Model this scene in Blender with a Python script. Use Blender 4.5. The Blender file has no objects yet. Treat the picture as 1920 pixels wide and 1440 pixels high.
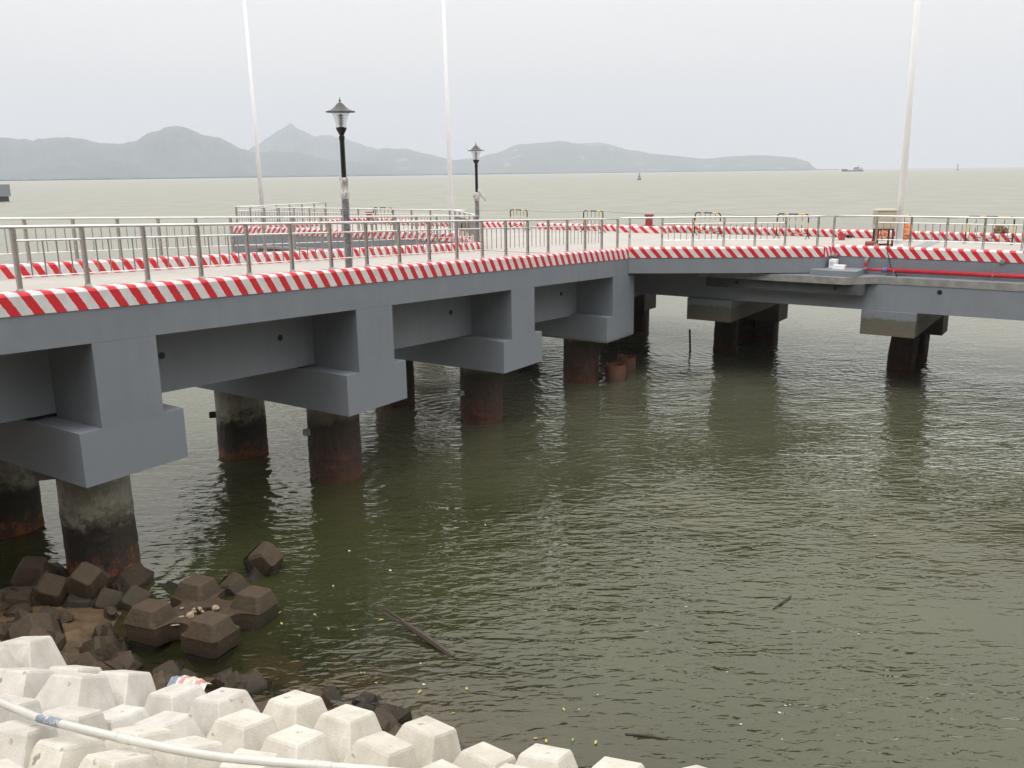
import bpy, math, random
from mathutils import Vector, Matrix, noise
R = math.radians
random.seed(7)
sc = bpy.context.scene
col = sc.collection

# ------------------------------------------------------------------ camera
H = 7.7                                   # eye height above the water
cam_d = bpy.data.cameras.new('camera'); cam = bpy.data.objects.new('camera', cam_d); col.objects.link(cam)
cam_d.sensor_width = 36; cam_d.lens = 36*1655/1920; cam_d.clip_end = 60000; cam_d.clip_start = .1
pitch, roll = R(13.45), R(0.74)
fwd = Vector((0, math.cos(pitch), -math.sin(pitch))); rt = Vector((1, 0, 0)); up = rt.cross(fwd)
r2 = math.cos(roll)*rt - math.sin(roll)*up; u2 = math.sin(roll)*rt + math.cos(roll)*up
m = Matrix.Identity(4)
for i in range(3):
    m[i][0] = r2[i]; m[i][1] = u2[i]; m[i][2] = -fwd[i]
m[2][3] = H
cam.matrix_world = m
sc.camera = cam

# ------------------------------------------------------------------ world and sun (thin bright overcast)
SUN_EL, SUN_AZ = R(66), R(200)
w = bpy.data.worlds.new('World'); sc.world = w; w.use_nodes = True
nt = w.node_tree; nt.nodes.clear()
def N(tree, typ, **kw):
    n = tree.nodes.new(typ)
    for k, v in kw.items():
        if k.startswith('i_'): n.inputs[k[2:].replace('_', ' ')].default_value = v
        else: setattr(n, k, v)
    return n
out = N(nt, 'ShaderNodeOutputWorld')
sky = N(nt, 'ShaderNodeTexSky', sky_type='NISHITA', sun_disc=False, sun_elevation=SUN_EL, sun_rotation=SUN_AZ, dust_density=4.0)
bg1 = N(nt, 'ShaderNodeBackground'); bg1.inputs[1].default_value = .06
bg2 = N(nt, 'ShaderNodeBackground'); bg2.inputs[1].default_value = 1.0
mix = N(nt, 'ShaderNodeMixShader'); mix.inputs[0].default_value = .93
tc = N(nt, 'ShaderNodeTexCoord'); sep = N(nt, 'ShaderNodeSeparateXYZ')
ramp = N(nt, 'ShaderNodeValToRGB')
e = ramp.color_ramp.elements
e[0].position = 0.0; e[0].color = (.76, .735, .705, 1)
e[1].position = 1.0; e[1].color = (2.34, 2.29, 2.25, 1)
for p_, c_ in ((.07,(.84,.81,.775,1)), (.13,(.97,.94,.905,1)), (.20,(1.06,1.03,.995,1)), (.35,(1.32,1.29,1.27,1)), (.57,(1.83,1.79,1.76,1)), (.8,(2.19,2.14,2.10,1))):
    x = e.new(p_); x.color = c_
nz = N(nt, 'ShaderNodeTexNoise'); nz.inputs['Scale'].default_value = 2.2; nz.inputs['Detail'].default_value = 4
mp = N(nt, 'ShaderNodeMapping'); mp.inputs['Scale'].default_value = (1, 1, 3.0)
mr = N(nt, 'ShaderNodeMapRange'); mr.inputs['To Min'].default_value = .95; mr.inputs['To Max'].default_value = 1.05
vm = N(nt, 'ShaderNodeVectorMath', operation='SCALE')
L = nt.links.new
L(tc.outputs['Generated'], sep.inputs[0]); L(sep.outputs['Z'], ramp.inputs[0])
L(tc.outputs['Generated'], mp.inputs[0]); L(mp.outputs[0], nz.inputs['Vector']); L(nz.outputs['Fac'], mr.inputs['Value'])
L(ramp.outputs[0], vm.inputs[0]); L(mr.outputs[0], vm.inputs['Scale']); L(vm.outputs[0], bg2.inputs[0])
L(sky.outputs[0], bg1.inputs[0]); L(bg1.outputs[0], mix.inputs[1]); L(bg2.outputs[0], mix.inputs[2]); L(mix.outputs[0], out.inputs[0])
sd = bpy.data.lights.new('sun', 'SUN'); sd.energy = .9; sd.angle = R(22); sd.color = (1, .965, .92)
sun = bpy.data.objects.new('sun', sd); col.objects.link(sun)
sdir = Vector((math.sin(SUN_AZ)*math.cos(SUN_EL), math.cos(SUN_AZ)*math.cos(SUN_EL), math.sin(SUN_EL)))
sun.rotation_euler = sdir.to_track_quat('Z', 'Y').to_euler()
vs = sc.view_settings; vs.view_transform = 'Standard'; vs.look = 'None'; vs.exposure = 0.0; vs.gamma = 1
sc.cycles.use_denoising = True
sc.cycles.max_bounces = 6; sc.cycles.transparent_max_bounces = 8
sc.cycles.volume_bounces = 1; sc.cycles.sample_clamp_indirect = 6

# ------------------------------------------------------------------ frame of the pier: s runs out along the walkway, t across it (away from us)
A = Vector((-7.9, 14.5)); E1 = Vector((.56451, .82542)); E2 = Vector((-.82542, .56451))
HEAD = math.atan2(E1.y, E1.x)
def W(s, t, z):
    p = A + E1*s + E2*t
    return Vector((p.x, p.y, z + H))
KP = -2.70                                # kerb top of the pier head, relative to the eye
DP = -3.03                                # its deck
def K(s): return -1.81 - .042*s           # kerb top along the sloping walkway

# ------------------------------------------------------------------ mesh collector
class MB:
    def __init__(s): s.v = []; s.f = []; s.mi = []; s.uv = []; s.cm = 0
    def face(s, idx, uv=None): s.f.append(idx); s.mi.append(s.cm); s.uv.append(uv)
    def hexa(s, c):                        # 8 corners: bottom 4 ccw, top 4
        b = len(s.v); s.v += [Vector(p) for p in c]
        for q in ((0,3,2,1),(4,5,6,7),(0,1,5,4),(1,2,6,5),(2,3,7,6),(3,0,4,7)): s.face([b+i for i in q])
        return s
    def box(s, x0, x1, y0, y1, z0, z1, M=None):
        c = [(x0,y0,z0),(x1,y0,z0),(x1,y1,z0),(x0,y1,z0),(x0,y0,z1),(x1,y0,z1),(x1,y1,z1),(x0,y1,z1)]
        if M: c = [M @ Vector(p) for p in c]
        return s.hexa(c)
    def st(s, s0, s1, t0, t1, z0, z1):     # box in pier frame; z may be a function of s
        g = lambda z, q: z(q) if callable(z) else z
        return s.hexa([W(s0,t1,g(z0,s0)),W(s0,t0,g(z0,s0)),W(s1,t0,g(z0,s1)),W(s1,t1,g(z0,s1)),
                       W(s0,t1,g(z1,s0)),W(s0,t0,g(z1,s0)),W(s1,t0,g(z1,s1)),W(s1,t1,g(z1,s1))])
    def prism(s, pts, z0, z1):             # pts: list of xy (ccw)
        b = len(s.v); n = len(pts)
        s.v += [Vector((p[0],p[1],z0)) for p in pts] + [Vector((p[0],p[1],z1)) for p in pts]
        s.face([b+i for i in range(n-1,-1,-1)]); s.face([b+n+i for i in range(n)])
        for i in range(n): j=(i+1)%n; s.face([b+i,b+j,b+n+j,b+n+i])
        return s
    def tube(s, pts, rad, n=8, caps=True, close=False):
        pts = [Vector(p) for p in pts]; rr = rad if isinstance(rad,(list,tuple)) else [rad]*len(pts)
        b = len(s.v); prev = None
        for i, p in enumerate(pts):
            if i == 0: d = pts[1]-p
            elif i == len(pts)-1: d = p-pts[i-1]
            else: d = (pts[i+1]-p).normalized()+(p-pts[i-1]).normalized()
            d.normalize()
            if prev is None:
                a = Vector((0,0,1)) if abs(d.z) < .9 else Vector((1,0,0))
                x_ = d.cross(a).normalized()
            else: x_ = (prev - d*prev.dot(d)).normalized()
            prev = x_; y_ = d.cross(x_)
            for k in range(n):
                an = 2*math.pi*k/n; s.v.append(p + (x_*math.cos(an)+y_*math.sin(an))*rr[i])
        for i in range(len(pts)-1):
            for k in range(n):
                k2=(k+1)%n; s.face([b+i*n+k,b+i*n+k2,b+(i+1)*n+k2,b+(i+1)*n+k])
        if caps:
            s.face([b+k for k in range(n-1,-1,-1)]); s.face([b+(len(pts)-1)*n+k for k in range(n)])
        return s
    def lathe(s, prof, n=16, c=(0,0,0), cap=True):
        b = len(s.v); c = Vector(c)
        for r_, z in prof:
            for k in range(n):
                an = 2*math.pi*k/n; s.v.append(c+Vector((r_*math.cos(an), r_*math.sin(an), z)))
        m_ = len(prof)
        for i in range(m_-1):
            for k in range(n):
                k2=(k+1)%n; s.face([b+i*n+k,b+i*n+k2,b+(i+1)*n+k2,b+(i+1)*n+k])
        if cap:
            s.face([b+k for k in range(n-1,-1,-1)]); s.face([b+(m_-1)*n+k for k in range(n)])
        return s
    def mesh(s, name, mats, origin=None, smooth=False):
        me = bpy.data.meshes.new(name)
        o = Vector(origin) if origin is not None else Vector((0,0,0))
        me.from_pydata([tuple(v-o) for v in s.v], [], s.f)
        for m_ in (mats if isinstance(mats,(list,tuple)) else [mats]): me.materials.append(m_)
        for p, i in zip(me.polygons, s.mi): p.material_index = i
        if any(s.uv):
            ul = me.uv_layers.new(name='UVMap'); k = 0
            for fuv, f in zip(s.uv, s.f):
                for j in range(len(f)):
                    if fuv: ul.data[k].uv = fuv[j]
                    k += 1
        if smooth:
            for p in me.polygons: p.use_smooth = True
        me.validate(); me.update()
        return me
def link(name, me, parent=None, loc=None):
    o = bpy.data.objects.new(name, me); col.objects.link(o)
    if parent: o.parent = parent
    if loc is not None: o.location = loc
    return o
def build(mb, name, mats, parent=None, origin=None, smooth=False):
    """parent's world location is subtracted when given (parents are never rotated before this call)"""
    if parent is not None and origin is None:
        origin = wloc(parent)
    me = mb.mesh(name, mats, origin, smooth)
    o = link(name, me, parent)
    if parent is None and origin is not None: o.location = origin
    return o
def wloc(o):
    p = Vector((0,0,0))
    while o is not None: p += o.location; o = o.parent
    return p
def tag(o, label=None, cat=None, group=None, kind=None):
    if label: o['label'] = label
    if cat: o['category'] = cat
    if group: o['group'] = group
    if kind: o['kind'] = kind
    return o
def thing(name, label, cat, loc=(0,0,0), group=None):
    o = bpy.data.objects.new(name, None); col.objects.link(o); o.location = loc; o.empty_display_size = .3
    return tag(o, label, cat, group)
def copy_tree(o, parent=None):
    c = o.copy(); col.objects.link(c)
    if parent: c.parent = parent
    for ch in list(o.children): copy_tree(ch, c)
    return c

# ------------------------------------------------------------------ materials
def mat(name): 
    m_ = bpy.data.materials.new(name); m_.use_nodes = True
    return m_, m_.node_tree, m_.node_tree.nodes['Principled BSDF']
def noise_mat(name, c1, c2, scale=3, rough=.8, bump=.1, bscale=60, metal=0, detail=6, obj_var=0, spots=None, lo=.35, hi=.65, stretch=(1,1,1)):
    m_, t, b = mat(name); l = t.links.new
    tcn = N(t,'ShaderNodeTexCoord'); mpn = N(t,'ShaderNodeMapping'); mpn.inputs['Scale'].default_value = stretch
    l(tcn.outputs['Object'], mpn.inputs[0])
    n1 = N(t,'ShaderNodeTexNoise'); n1.inputs['Scale'].default_value = scale; n1.inputs['Detail'].default_value = detail; n1.inputs['Roughness'].default_value=.62
    rp = N(t,'ShaderNodeValToRGB'); rp.color_ramp.elements[0].position=lo; rp.color_ramp.elements[1].position=hi
    rp.color_ramp.elements[0].color=(*c1,1); rp.color_ramp.elements[1].color=(*c2,1)
    l(mpn.outputs[0], n1.inputs['Vector']); l(n1.outputs['Fac'], rp.inputs[0]); cur = rp.outputs[0]
    if spots:
        n3 = N(t,'ShaderNodeTexNoise'); n3.inputs['Scale'].default_value = spots[1]; n3.inputs['Detail'].default_value = 3
        r3 = N(t,'ShaderNodeValToRGB'); r3.color_ramp.elements[0].position=spots[2]; r3.color_ramp.elements[1].position=spots[2]+.06
        mx = N(t,'ShaderNodeMixRGB'); mx.inputs[2].default_value=(*spots[0],1)
        l(mpn.outputs[0], n3.inputs['Vector']); l(n3.outputs['Fac'], r3.inputs[0]); l(r3.outputs[0], mx.inputs[0]); l(cur, mx.inputs[1]); cur = mx.outputs[0]
    if obj_var:
        oi = N(t,'ShaderNodeObjectInfo'); mr_ = N(t,'ShaderNodeMapRange'); mr_.inputs['To Min'].default_value=1-obj_var; mr_.inputs['To Max'].default_value=1+obj_var*.4
        hv = N(t,'ShaderNodeHueSaturation'); l(oi.outputs['Random'], mr_.inputs['Value']); l(mr_.outputs[0], hv.inputs['Value'])
        ms = N(t,'ShaderNodeMath',operation='MULTIPLY_ADD'); ms.inputs[1].default_value=7.13; ms.inputs[2].default_value=0
        fr = N(t,'ShaderNodeMath',operation='FRACT'); l(oi.outputs['Random'], ms.inputs[0]); l(ms.outputs[0], fr.inputs[0])
        mr2 = N(t,'ShaderNodeMapRange'); mr2.inputs['To Min'].default_value=.8; mr2.inputs['To Max'].default_value=1.4
        l(fr.outputs[0], mr2.inputs['Value']); l(mr2.outputs[0], hv.inputs['Saturation']); l(cur, hv.inputs['Color']); cur = hv.outputs[0]
    l(cur, b.inputs['Base Color']); b.inputs['Roughness'].default_value=rough; b.inputs['Metallic'].default_value=metal
    if bump:
        n2 = N(t,'ShaderNodeTexNoise'); n2.inputs['Scale'].default_value=bscale; n2.inputs['Detail'].default_value=4
        bp = N(t,'ShaderNodeBump'); bp.inputs['Strength'].default_value=bump; bp.inputs['Distance'].default_value=.02
        l(tcn.outputs['Object'], n2.inputs['Vector']); l(n2.outputs['Fac'], bp.inputs['Height']); l(bp.outputs[0], b.inputs['Normal'])
    return m_
def flat_mat(name, c, rough=.5, metal=0):
    return noise_mat(name, [q*.92 for q in c], [min(1,q*1.06) for q in c], 9, rough, .05, 80, metal)

def add_streaks(m_, k=.13):
    t=m_.node_tree; b=t.nodes['Principled BSDF']; l=t.links.new; src=b.inputs['Base Color'].links[0].from_socket
    g=N(t,'ShaderNodeNewGeometry'); mp_=N(t,'ShaderNodeMapping'); mp_.inputs['Scale'].default_value=(1.6,1.6,.16); l(g.outputs['Position'],mp_.inputs[0])
    n_=N(t,'ShaderNodeTexNoise'); n_.inputs['Scale'].default_value=2.2; n_.inputs['Detail'].default_value=7; n_.inputs['Roughness'].default_value=.7; l(mp_.outputs[0],n_.inputs['Vector'])
    mr_=N(t,'ShaderNodeMapRange'); mr_.inputs['From Min'].default_value=.3; mr_.inputs['From Max'].default_value=.7; mr_.inputs['To Min'].default_value=1-k; mr_.inputs['To Max'].default_value=1+k; l(n_.outputs['Fac'],mr_.inputs['Value'])
    v_=N(t,'ShaderNodeVectorMath',operation='SCALE'); l(src,v_.inputs[0]); l(mr_.outputs[0],v_.inputs['Scale']); l(v_.outputs[0],b.inputs['Base Color'])
M_grey = noise_mat('grey_painted_concrete', (.190,.210,.240), (.214,.236,.266), 1.3, .62, .12, 25, lo=.3, hi=.7, spots=((.30,.32,.33), 19, .755))
add_streaks(M_grey,.05)
M_greyshade = noise_mat('shade_darkened_concrete', (.06,.064,.066), (.10,.106,.11), 1.6, .8, .15, 25)  # grey concrete with the shade under the platform put into its colour
M_rawc = noise_mat('bare_concrete', (.20,.197,.185), (.30,.296,.28), 2.5, .85, .3, 30)
M_deck = noise_mat('pale_concrete_deck', (.37,.352,.318), (.44,.42,.385), .5, .8, .1, 30, stretch=(1,1,1), lo=.3, hi=.7)
M_steel = noise_mat('brushed_stainless', (.42,.39,.36), (.55,.53,.50), 6, .28, 0, 60, metal=.9)
M_rail = noise_mat('bright_stainless', (.72,.71,.69), (.82,.81,.80), 6, .3, 0, 60, metal=.85)
M_postst = noise_mat('dull_stainless', (.36,.335,.31), (.47,.445,.42), 6, .36, 0, 60, metal=.75)
M_white = noise_mat('white_paint', (.92,.93,.94), (.95,.96,.97), 2, .45, .05, 40)
M_black = flat_mat('black_paint', (.012,.012,.014), .35)
M_roofm = flat_mat('dark_grey_lamp_metal', (.06,.06,.065), .45)
M_yellow = flat_mat('yellow_paint', (.75,.42,.05), .5)
M_red = noise_mat('red_pipe_paint', (.42,.02,.03), (.55,.03,.045), 5, .4, .05, 40)
M_redd = noise_mat('dull_red_paint', (.20,.03,.03), (.33,.05,.05), 8, .6, .1, 40)
M_bucket = flat_mat('red_plastic', (.50,.05,.06), .4)
M_orange = noise_mat('orange_plastic', (.75,.22,.06), (.85,.33,.13), 12, .5, .2, 30)
M_beige = noise_mat('beige_enamel', (.42,.38,.29), (.47,.43,.34), 3, .5, .05, 30)
M_rust = noise_mat('rusty_steel', (.045,.022,.015), (.11,.05,.03), 12, .8, .4, 50)
M_armour = noise_mat('white_armour_concrete', (.51,.48,.42), (.65,.625,.57), 2.4, .85, .35, 45, obj_var=.10, spots=((.30,.265,.22), 4.5, .68), lo=.3,hi=.7)
add_streaks(M_armour,.12)
M_wet = noise_mat('wet_brown_concrete', (.026,.016,.009), (.066,.044,.026), 2.5, .7, .4, 40, obj_var=.25, spots=((.07,.055,.04), 9, .70))
M_granite = noise_mat('weathered_granite', (.035,.033,.028), (.12,.112,.098), 9, .85, .5, 30, obj_var=.35, spots=((.03,.03,.028), 6, .6))
M_bed = noise_mat('muddy_rubble', (.075,.048,.022), (.17,.11,.058), 2.5, .7, .6, 12)
M_wood = noise_mat('wet_wood', (.035,.024,.018), (.07,.05,.036), 20, .6, .3, 60, stretch=(1,1,6))
M_leafy = flat_mat('yellow_leaf', (.46,.36,.09), .6)
M_leafg = flat_mat('green_leaf', (.26,.34,.08), .6)
M_foam = flat_mat('white_scrap', (.65,.65,.62), .7)
M_sand = noise_mat('tan_grit', (.22,.16,.10), (.42,.34,.24), 30, .9, .5, 40)
M_ship = flat_mat('ship_grey', (.10,.11,.12), .6)
M_pvc = noise_mat('white_pvc', (.55,.54,.50), (.62,.61,.57), 3, .35, .05, 30)
M_tape = noise_mat('grey_paint_smear', (.22,.25,.29), (.60,.60,.58), 14, .6, .1, 30, lo=.5, hi=.6)
M_barnacle = noise_mat('dark_growth', (.02,.018,.014), (.08,.06,.045), 14, .9, .8, 30)

def tide_mat(name, zs, cols, top_col=None, scale=2.2, amp=.5, mot=.5, crust=(), bmp=.5):
    """stained concrete: bands that follow the height above the water, broken up by noise"""
    m_, t, b = mat(name); l = t.links.new
    g = N(t,'ShaderNodeNewGeometry'); sp = N(t,'ShaderNodeSeparateXYZ'); l(g.outputs['Position'], sp.inputs[0])
    n1 = N(t,'ShaderNodeTexNoise'); n1.inputs['Scale'].default_value=scale; n1.inputs['Detail'].default_value=6; n1.inputs['Roughness'].default_value=.65
    l(g.outputs['Position'], n1.inputs['Vector'])
    ma = N(t,'ShaderNodeMath',operation='MULTIPLY_ADD'); ma.inputs[1].default_value=amp; l(n1.outputs['Fac'], ma.inputs[0]); l(sp.outputs['Z'], ma.inputs[2])
    mr_ = N(t,'ShaderNodeMapRange'); mr_.inputs['From Min'].default_value=amp*.5; mr_.inputs['From Max'].default_value=amp*.5+4
    l(ma.outputs[0], mr_.inputs['Value'])
    rp = N(t,'ShaderNodeValToRGB'); els = rp.color_ramp.elements
    for i,(z,c) in enumerate(zip(zs, cols)):
        el = els[i] if i < 2 else els.new(z/4)
        el.position = z/4; el.color=(*c,1)
    l(mr_.outputs[0], rp.inputs[0])
    n2 = N(t,'ShaderNodeTexNoise'); n2.inputs['Scale'].default_value=9; n2.inputs['Detail'].default_value=7
    l(g.outputs['Position'], n2.inputs['Vector'])
    mr2 = N(t,'ShaderNodeMapRange'); mr2.inputs['To Min'].default_value=1-mot; mr2.inputs['To Max'].default_value=1+mot; l(n2.outputs['Fac'], mr2.inputs['Value'])
    vm_ = N(t,'ShaderNodeVectorMath',operation='SCALE'); l(rp.outputs[0], vm_.inputs[0]); l(mr2.outputs[0], vm_.inputs['Scale'])
    cur=vm_.outputs[0]
    for (sc9,th9,c9,zlo,zhi,k9) in crust:
        n9=N(t,'ShaderNodeTexNoise'); n9.inputs['Scale'].default_value=sc9; n9.inputs['Detail'].default_value=8; n9.inputs['Roughness'].default_value=.7; l(g.outputs['Position'],n9.inputs['Vector'])
        r9=N(t,'ShaderNodeValToRGB'); r9.color_ramp.elements[0].position=th9; r9.color_ramp.elements[1].position=th9+.10; l(n9.outputs['Fac'],r9.inputs[0])
        z1_=N(t,'ShaderNodeMapRange'); z1_.inputs['From Min'].default_value=zlo; z1_.inputs['From Max'].default_value=zlo+.25; l(sp.outputs['Z'],z1_.inputs['Value'])
        z2_=N(t,'ShaderNodeMapRange'); z2_.inputs['From Min'].default_value=zhi; z2_.inputs['From Max'].default_value=zhi-.25; l(sp.outputs['Z'],z2_.inputs['Value'])
        p1=N(t,'ShaderNodeMath',operation='MULTIPLY'); p2=N(t,'ShaderNodeMath',operation='MULTIPLY'); l(z1_.outputs[0],p1.inputs[0]); l(z2_.outputs[0],p1.inputs[1]); l(p1.outputs[0],p2.inputs[0]); l(r9.outputs[0],p2.inputs[1])
        p3=N(t,'ShaderNodeMath',operation='MULTIPLY'); l(p2.outputs[0],p3.inputs[0]); p3.inputs[1].default_value=k9
        m9=N(t,'ShaderNodeMixRGB'); l(p3.outputs[0],m9.inputs[0]); l(cur,m9.inputs[1]); m9.inputs[2].default_value=(*c9,1); cur=m9.outputs[0]
    l(cur, b.inputs['Base Color']); b.inputs['Roughness'].default_value=.75
    bp = N(t,'ShaderNodeBump'); bp.inputs['Strength'].default_value=bmp; bp.inputs['Distance'].default_value=.03
    n4 = N(t,'ShaderNodeTexNoise'); n4.inputs['Scale'].default_value=16; n4.inputs['Detail'].default_value=6; l(g.outputs['Position'], n4.inputs['Vector'])
    l(n4.outputs['Fac'], bp.inputs['Height']); l(bp.outputs[0], b.inputs['Normal'])
    return m_
RUST=(.17,.055,.025); DARK=(.040,.030,.023); BRN=(.06,.04,.03); STN=(.13,.115,.085); CON=(.25,.24,.20)
M_wet = tide_mat('wet_brown_armour',[0,.10,.32,.8],[(.014,.010,.007),(.030,.020,.010),(.056,.036,.019),(.076,.052,.031)],scale=4,amp=.35,mot=.45,crust=((8,.58,(.10,.08,.055),-.5,2,.35),(3,.52,(.030,.034,.014),-.5,.7,.5)),bmp=.6)
M_pile = tide_mat('tide_stained_pile', [0,.08,.22,.36,1.0,1.2,1.5], [RUST,(.10,.035,.02),BRN,DARK,(.035,.027,.021),STN,CON], scale=2.6, amp=.75, crust=((2.0,.50,(.40,.38,.31),.9,2.3,.7),(5,.50,(.02,.016,.012),.4,1.5,.6),(4,.50,(.26,.085,.03),-.2,.55,.85)))
M_pilered = tide_mat('rust_cased_pile', [0,.3,.9,1.55,1.7,2.0], [(.085,.030,.018),(.055,.028,.020),(.045,.028,.021),(.042,.030,.023),STN,CON], scale=3, amp=.6, crust=((6,.5,(.025,.018,.014),.3,1.6,.6),(4,.55,(.16,.05,.022),-.2,1.0,.7)))
M_capr = tide_mat('tide_stained_cap', [0,1.6,2.05,2.55,2.62,2.8], [(.04,.03,.02),(.08,.065,.045),(.12,.105,.075),(.105,.10,.08),(.170,.19,.212),(.18,.20,.226)], scale=3, amp=.25, mot=.22)
M_capw = tide_mat('painted_cap', [0,1.72,1.82,1.92], [(.10,.09,.06),(.12,.11,.08),(.192,.213,.243),(.204,.226,.256)], scale=3, amp=.12, mot=.05, bmp=.06)
M_casing = tide_mat('rusted_casing', [0,.2,.6,.75], [(.09,.045,.035),(.12,.06,.045),(.15,.06,.035),(.22,.07,.03)], scale=14, amp=.3)

def stripe_mat(name, period=.385, duty=.47, slope=.85):
    m_, t, b = mat(name); l = t.links.new
    uv = N(t,'ShaderNodeUVMap'); uv.uv_map='UVMap'; sp = N(t,'ShaderNodeSeparateXYZ'); l(uv.outputs[0], sp.inputs[0])
    ma = N(t,'ShaderNodeMath',operation='MULTIPLY_ADD'); ma.inputs[1].default_value=-slope; l(sp.outputs['Y'], ma.inputs[0]); l(sp.outputs['X'], ma.inputs[2])
    nn = N(t,'ShaderNodeTexNoise'); nn.inputs['Scale'].default_value=18; nn.inputs['Detail'].default_value=2
    tcn = N(t,'ShaderNodeTexCoord'); l(tcn.outputs['Object'], nn.inputs['Vector'])
    m2 = N(t,'ShaderNodeMath',operation='MULTIPLY_ADD'); m2.inputs[1].default_value=.035; l(nn.outputs['Fac'], m2.inputs[0]); l(ma.outputs[0], m2.inputs[2])
    dv = N(t,'ShaderNodeMath',operation='DIVIDE'); dv.inputs[1].default_value=period; l(m2.outputs[0], dv.inputs[0])
    fr = N(t,'ShaderNodeMath',operation='FRACT'); l(dv.outputs[0], fr.inputs[0])
    lt = N(t,'ShaderNodeMath',operation='LESS_THAN'); lt.inputs[1].default_value=duty; l(fr.outputs[0], lt.inputs[0])
    n2 = N(t,'ShaderNodeTexNoise'); n2.inputs['Scale'].default_value=3.5; n2.inputs['Detail'].default_value=6; l(tcn.outputs['Object'], n2.inputs['Vector'])
    r1 = N(t,'ShaderNodeValToRGB'); r1.color_ramp.elements[0].position=.3; r1.color_ramp.elements[1].position=.6
    r1.color_ramp.elements[0].color=(.60,.595,.585,1); r1.color_ramp.elements[1].color=(.70,.70,.70,1)
    r3 = N(t,'ShaderNodeValToRGB'); r3.color_ramp.elements[0].color=(.56,.010,.018,1); r3.color_ramp.elements[1].color=(.68,.020,.034,1)
    l(n2.outputs['Fac'], r1.inputs[0]); l(n2.outputs['Fac'], r3.inputs[0])
    mx = N(t,'ShaderNodeMixRGB'); l(lt.outputs[0], mx.inputs[0]); l(r1.outputs[0], mx.inputs[1]); l(r3.outputs[0], mx.inputs[2])
    l(mx.outputs[0], b.inputs['Base Color']); b.inputs['Roughness'].default_value=.5
    bp = N(t,'ShaderNodeBump'); bp.inputs['Strength'].default_value=.15; bp.inputs['Distance'].default_value=.01
    n4 = N(t,'ShaderNodeTexNoise'); n4.inputs['Scale'].default_value=25; l(tcn.outputs['Object'], n4.inputs['Vector']); l(n4.outputs['Fac'], bp.inputs['Height']); l(bp.outputs[0], b.inputs['Normal'])
    return m_
M_stripe = stripe_mat('red_white_stripes')
M_stripew = stripe_mat('red_white_stripes_walkway', slope=.60)

def glass_mat():
    m_, t, b = mat('frosted_lamp_plastic')
    b.inputs['Base Color'].default_value=(.85,.87,.86,1); b.inputs['Roughness'].default_value=.15
    b.inputs['Alpha'].default_value=.28
    return m_
M_glass = glass_mat()
def film_mat(name, a, c=(.7,.69,.67), dv=.25):
    m_, t, b = mat(name); l = t.links.new
    n1 = N(t,'ShaderNodeTexNoise'); n1.inputs['Scale'].default_value=9; n1.inputs['Detail'].default_value=5; n1.inputs['Distortion'].default_value=1.5
    tcn = N(t,'ShaderNodeTexCoord'); l(tcn.outputs['Object'], n1.inputs['Vector'])
    mr_ = N(t,'ShaderNodeMapRange'); mr_.inputs['From Min'].default_value=.35; mr_.inputs['From Max'].default_value=.65; mr_.inputs['To Min'].default_value=a-dv; mr_.inputs['To Max'].default_value=min(1,a+dv)
    l(n1.outputs['Fac'], mr_.inputs['Value']); l(mr_.outputs[0], b.inputs['Alpha'])
    b.inputs['Base Color'].default_value=(*c,1); b.inputs['Roughness'].default_value=.3
    bp = N(t,'ShaderNodeBump'); bp.inputs['Strength'].default_value=.8; bp.inputs['Distance'].default_value=.03; l(n1.outputs['Fac'], bp.inputs['Height']); l(bp.outputs[0], b.inputs['Normal'])
    return m_
M_film = film_mat('thin_plastic_film', .42, (.42,.42,.43), .10)
M_film2 = film_mat('crumpled_plastic_film', .85, (.62,.60,.57))

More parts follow.
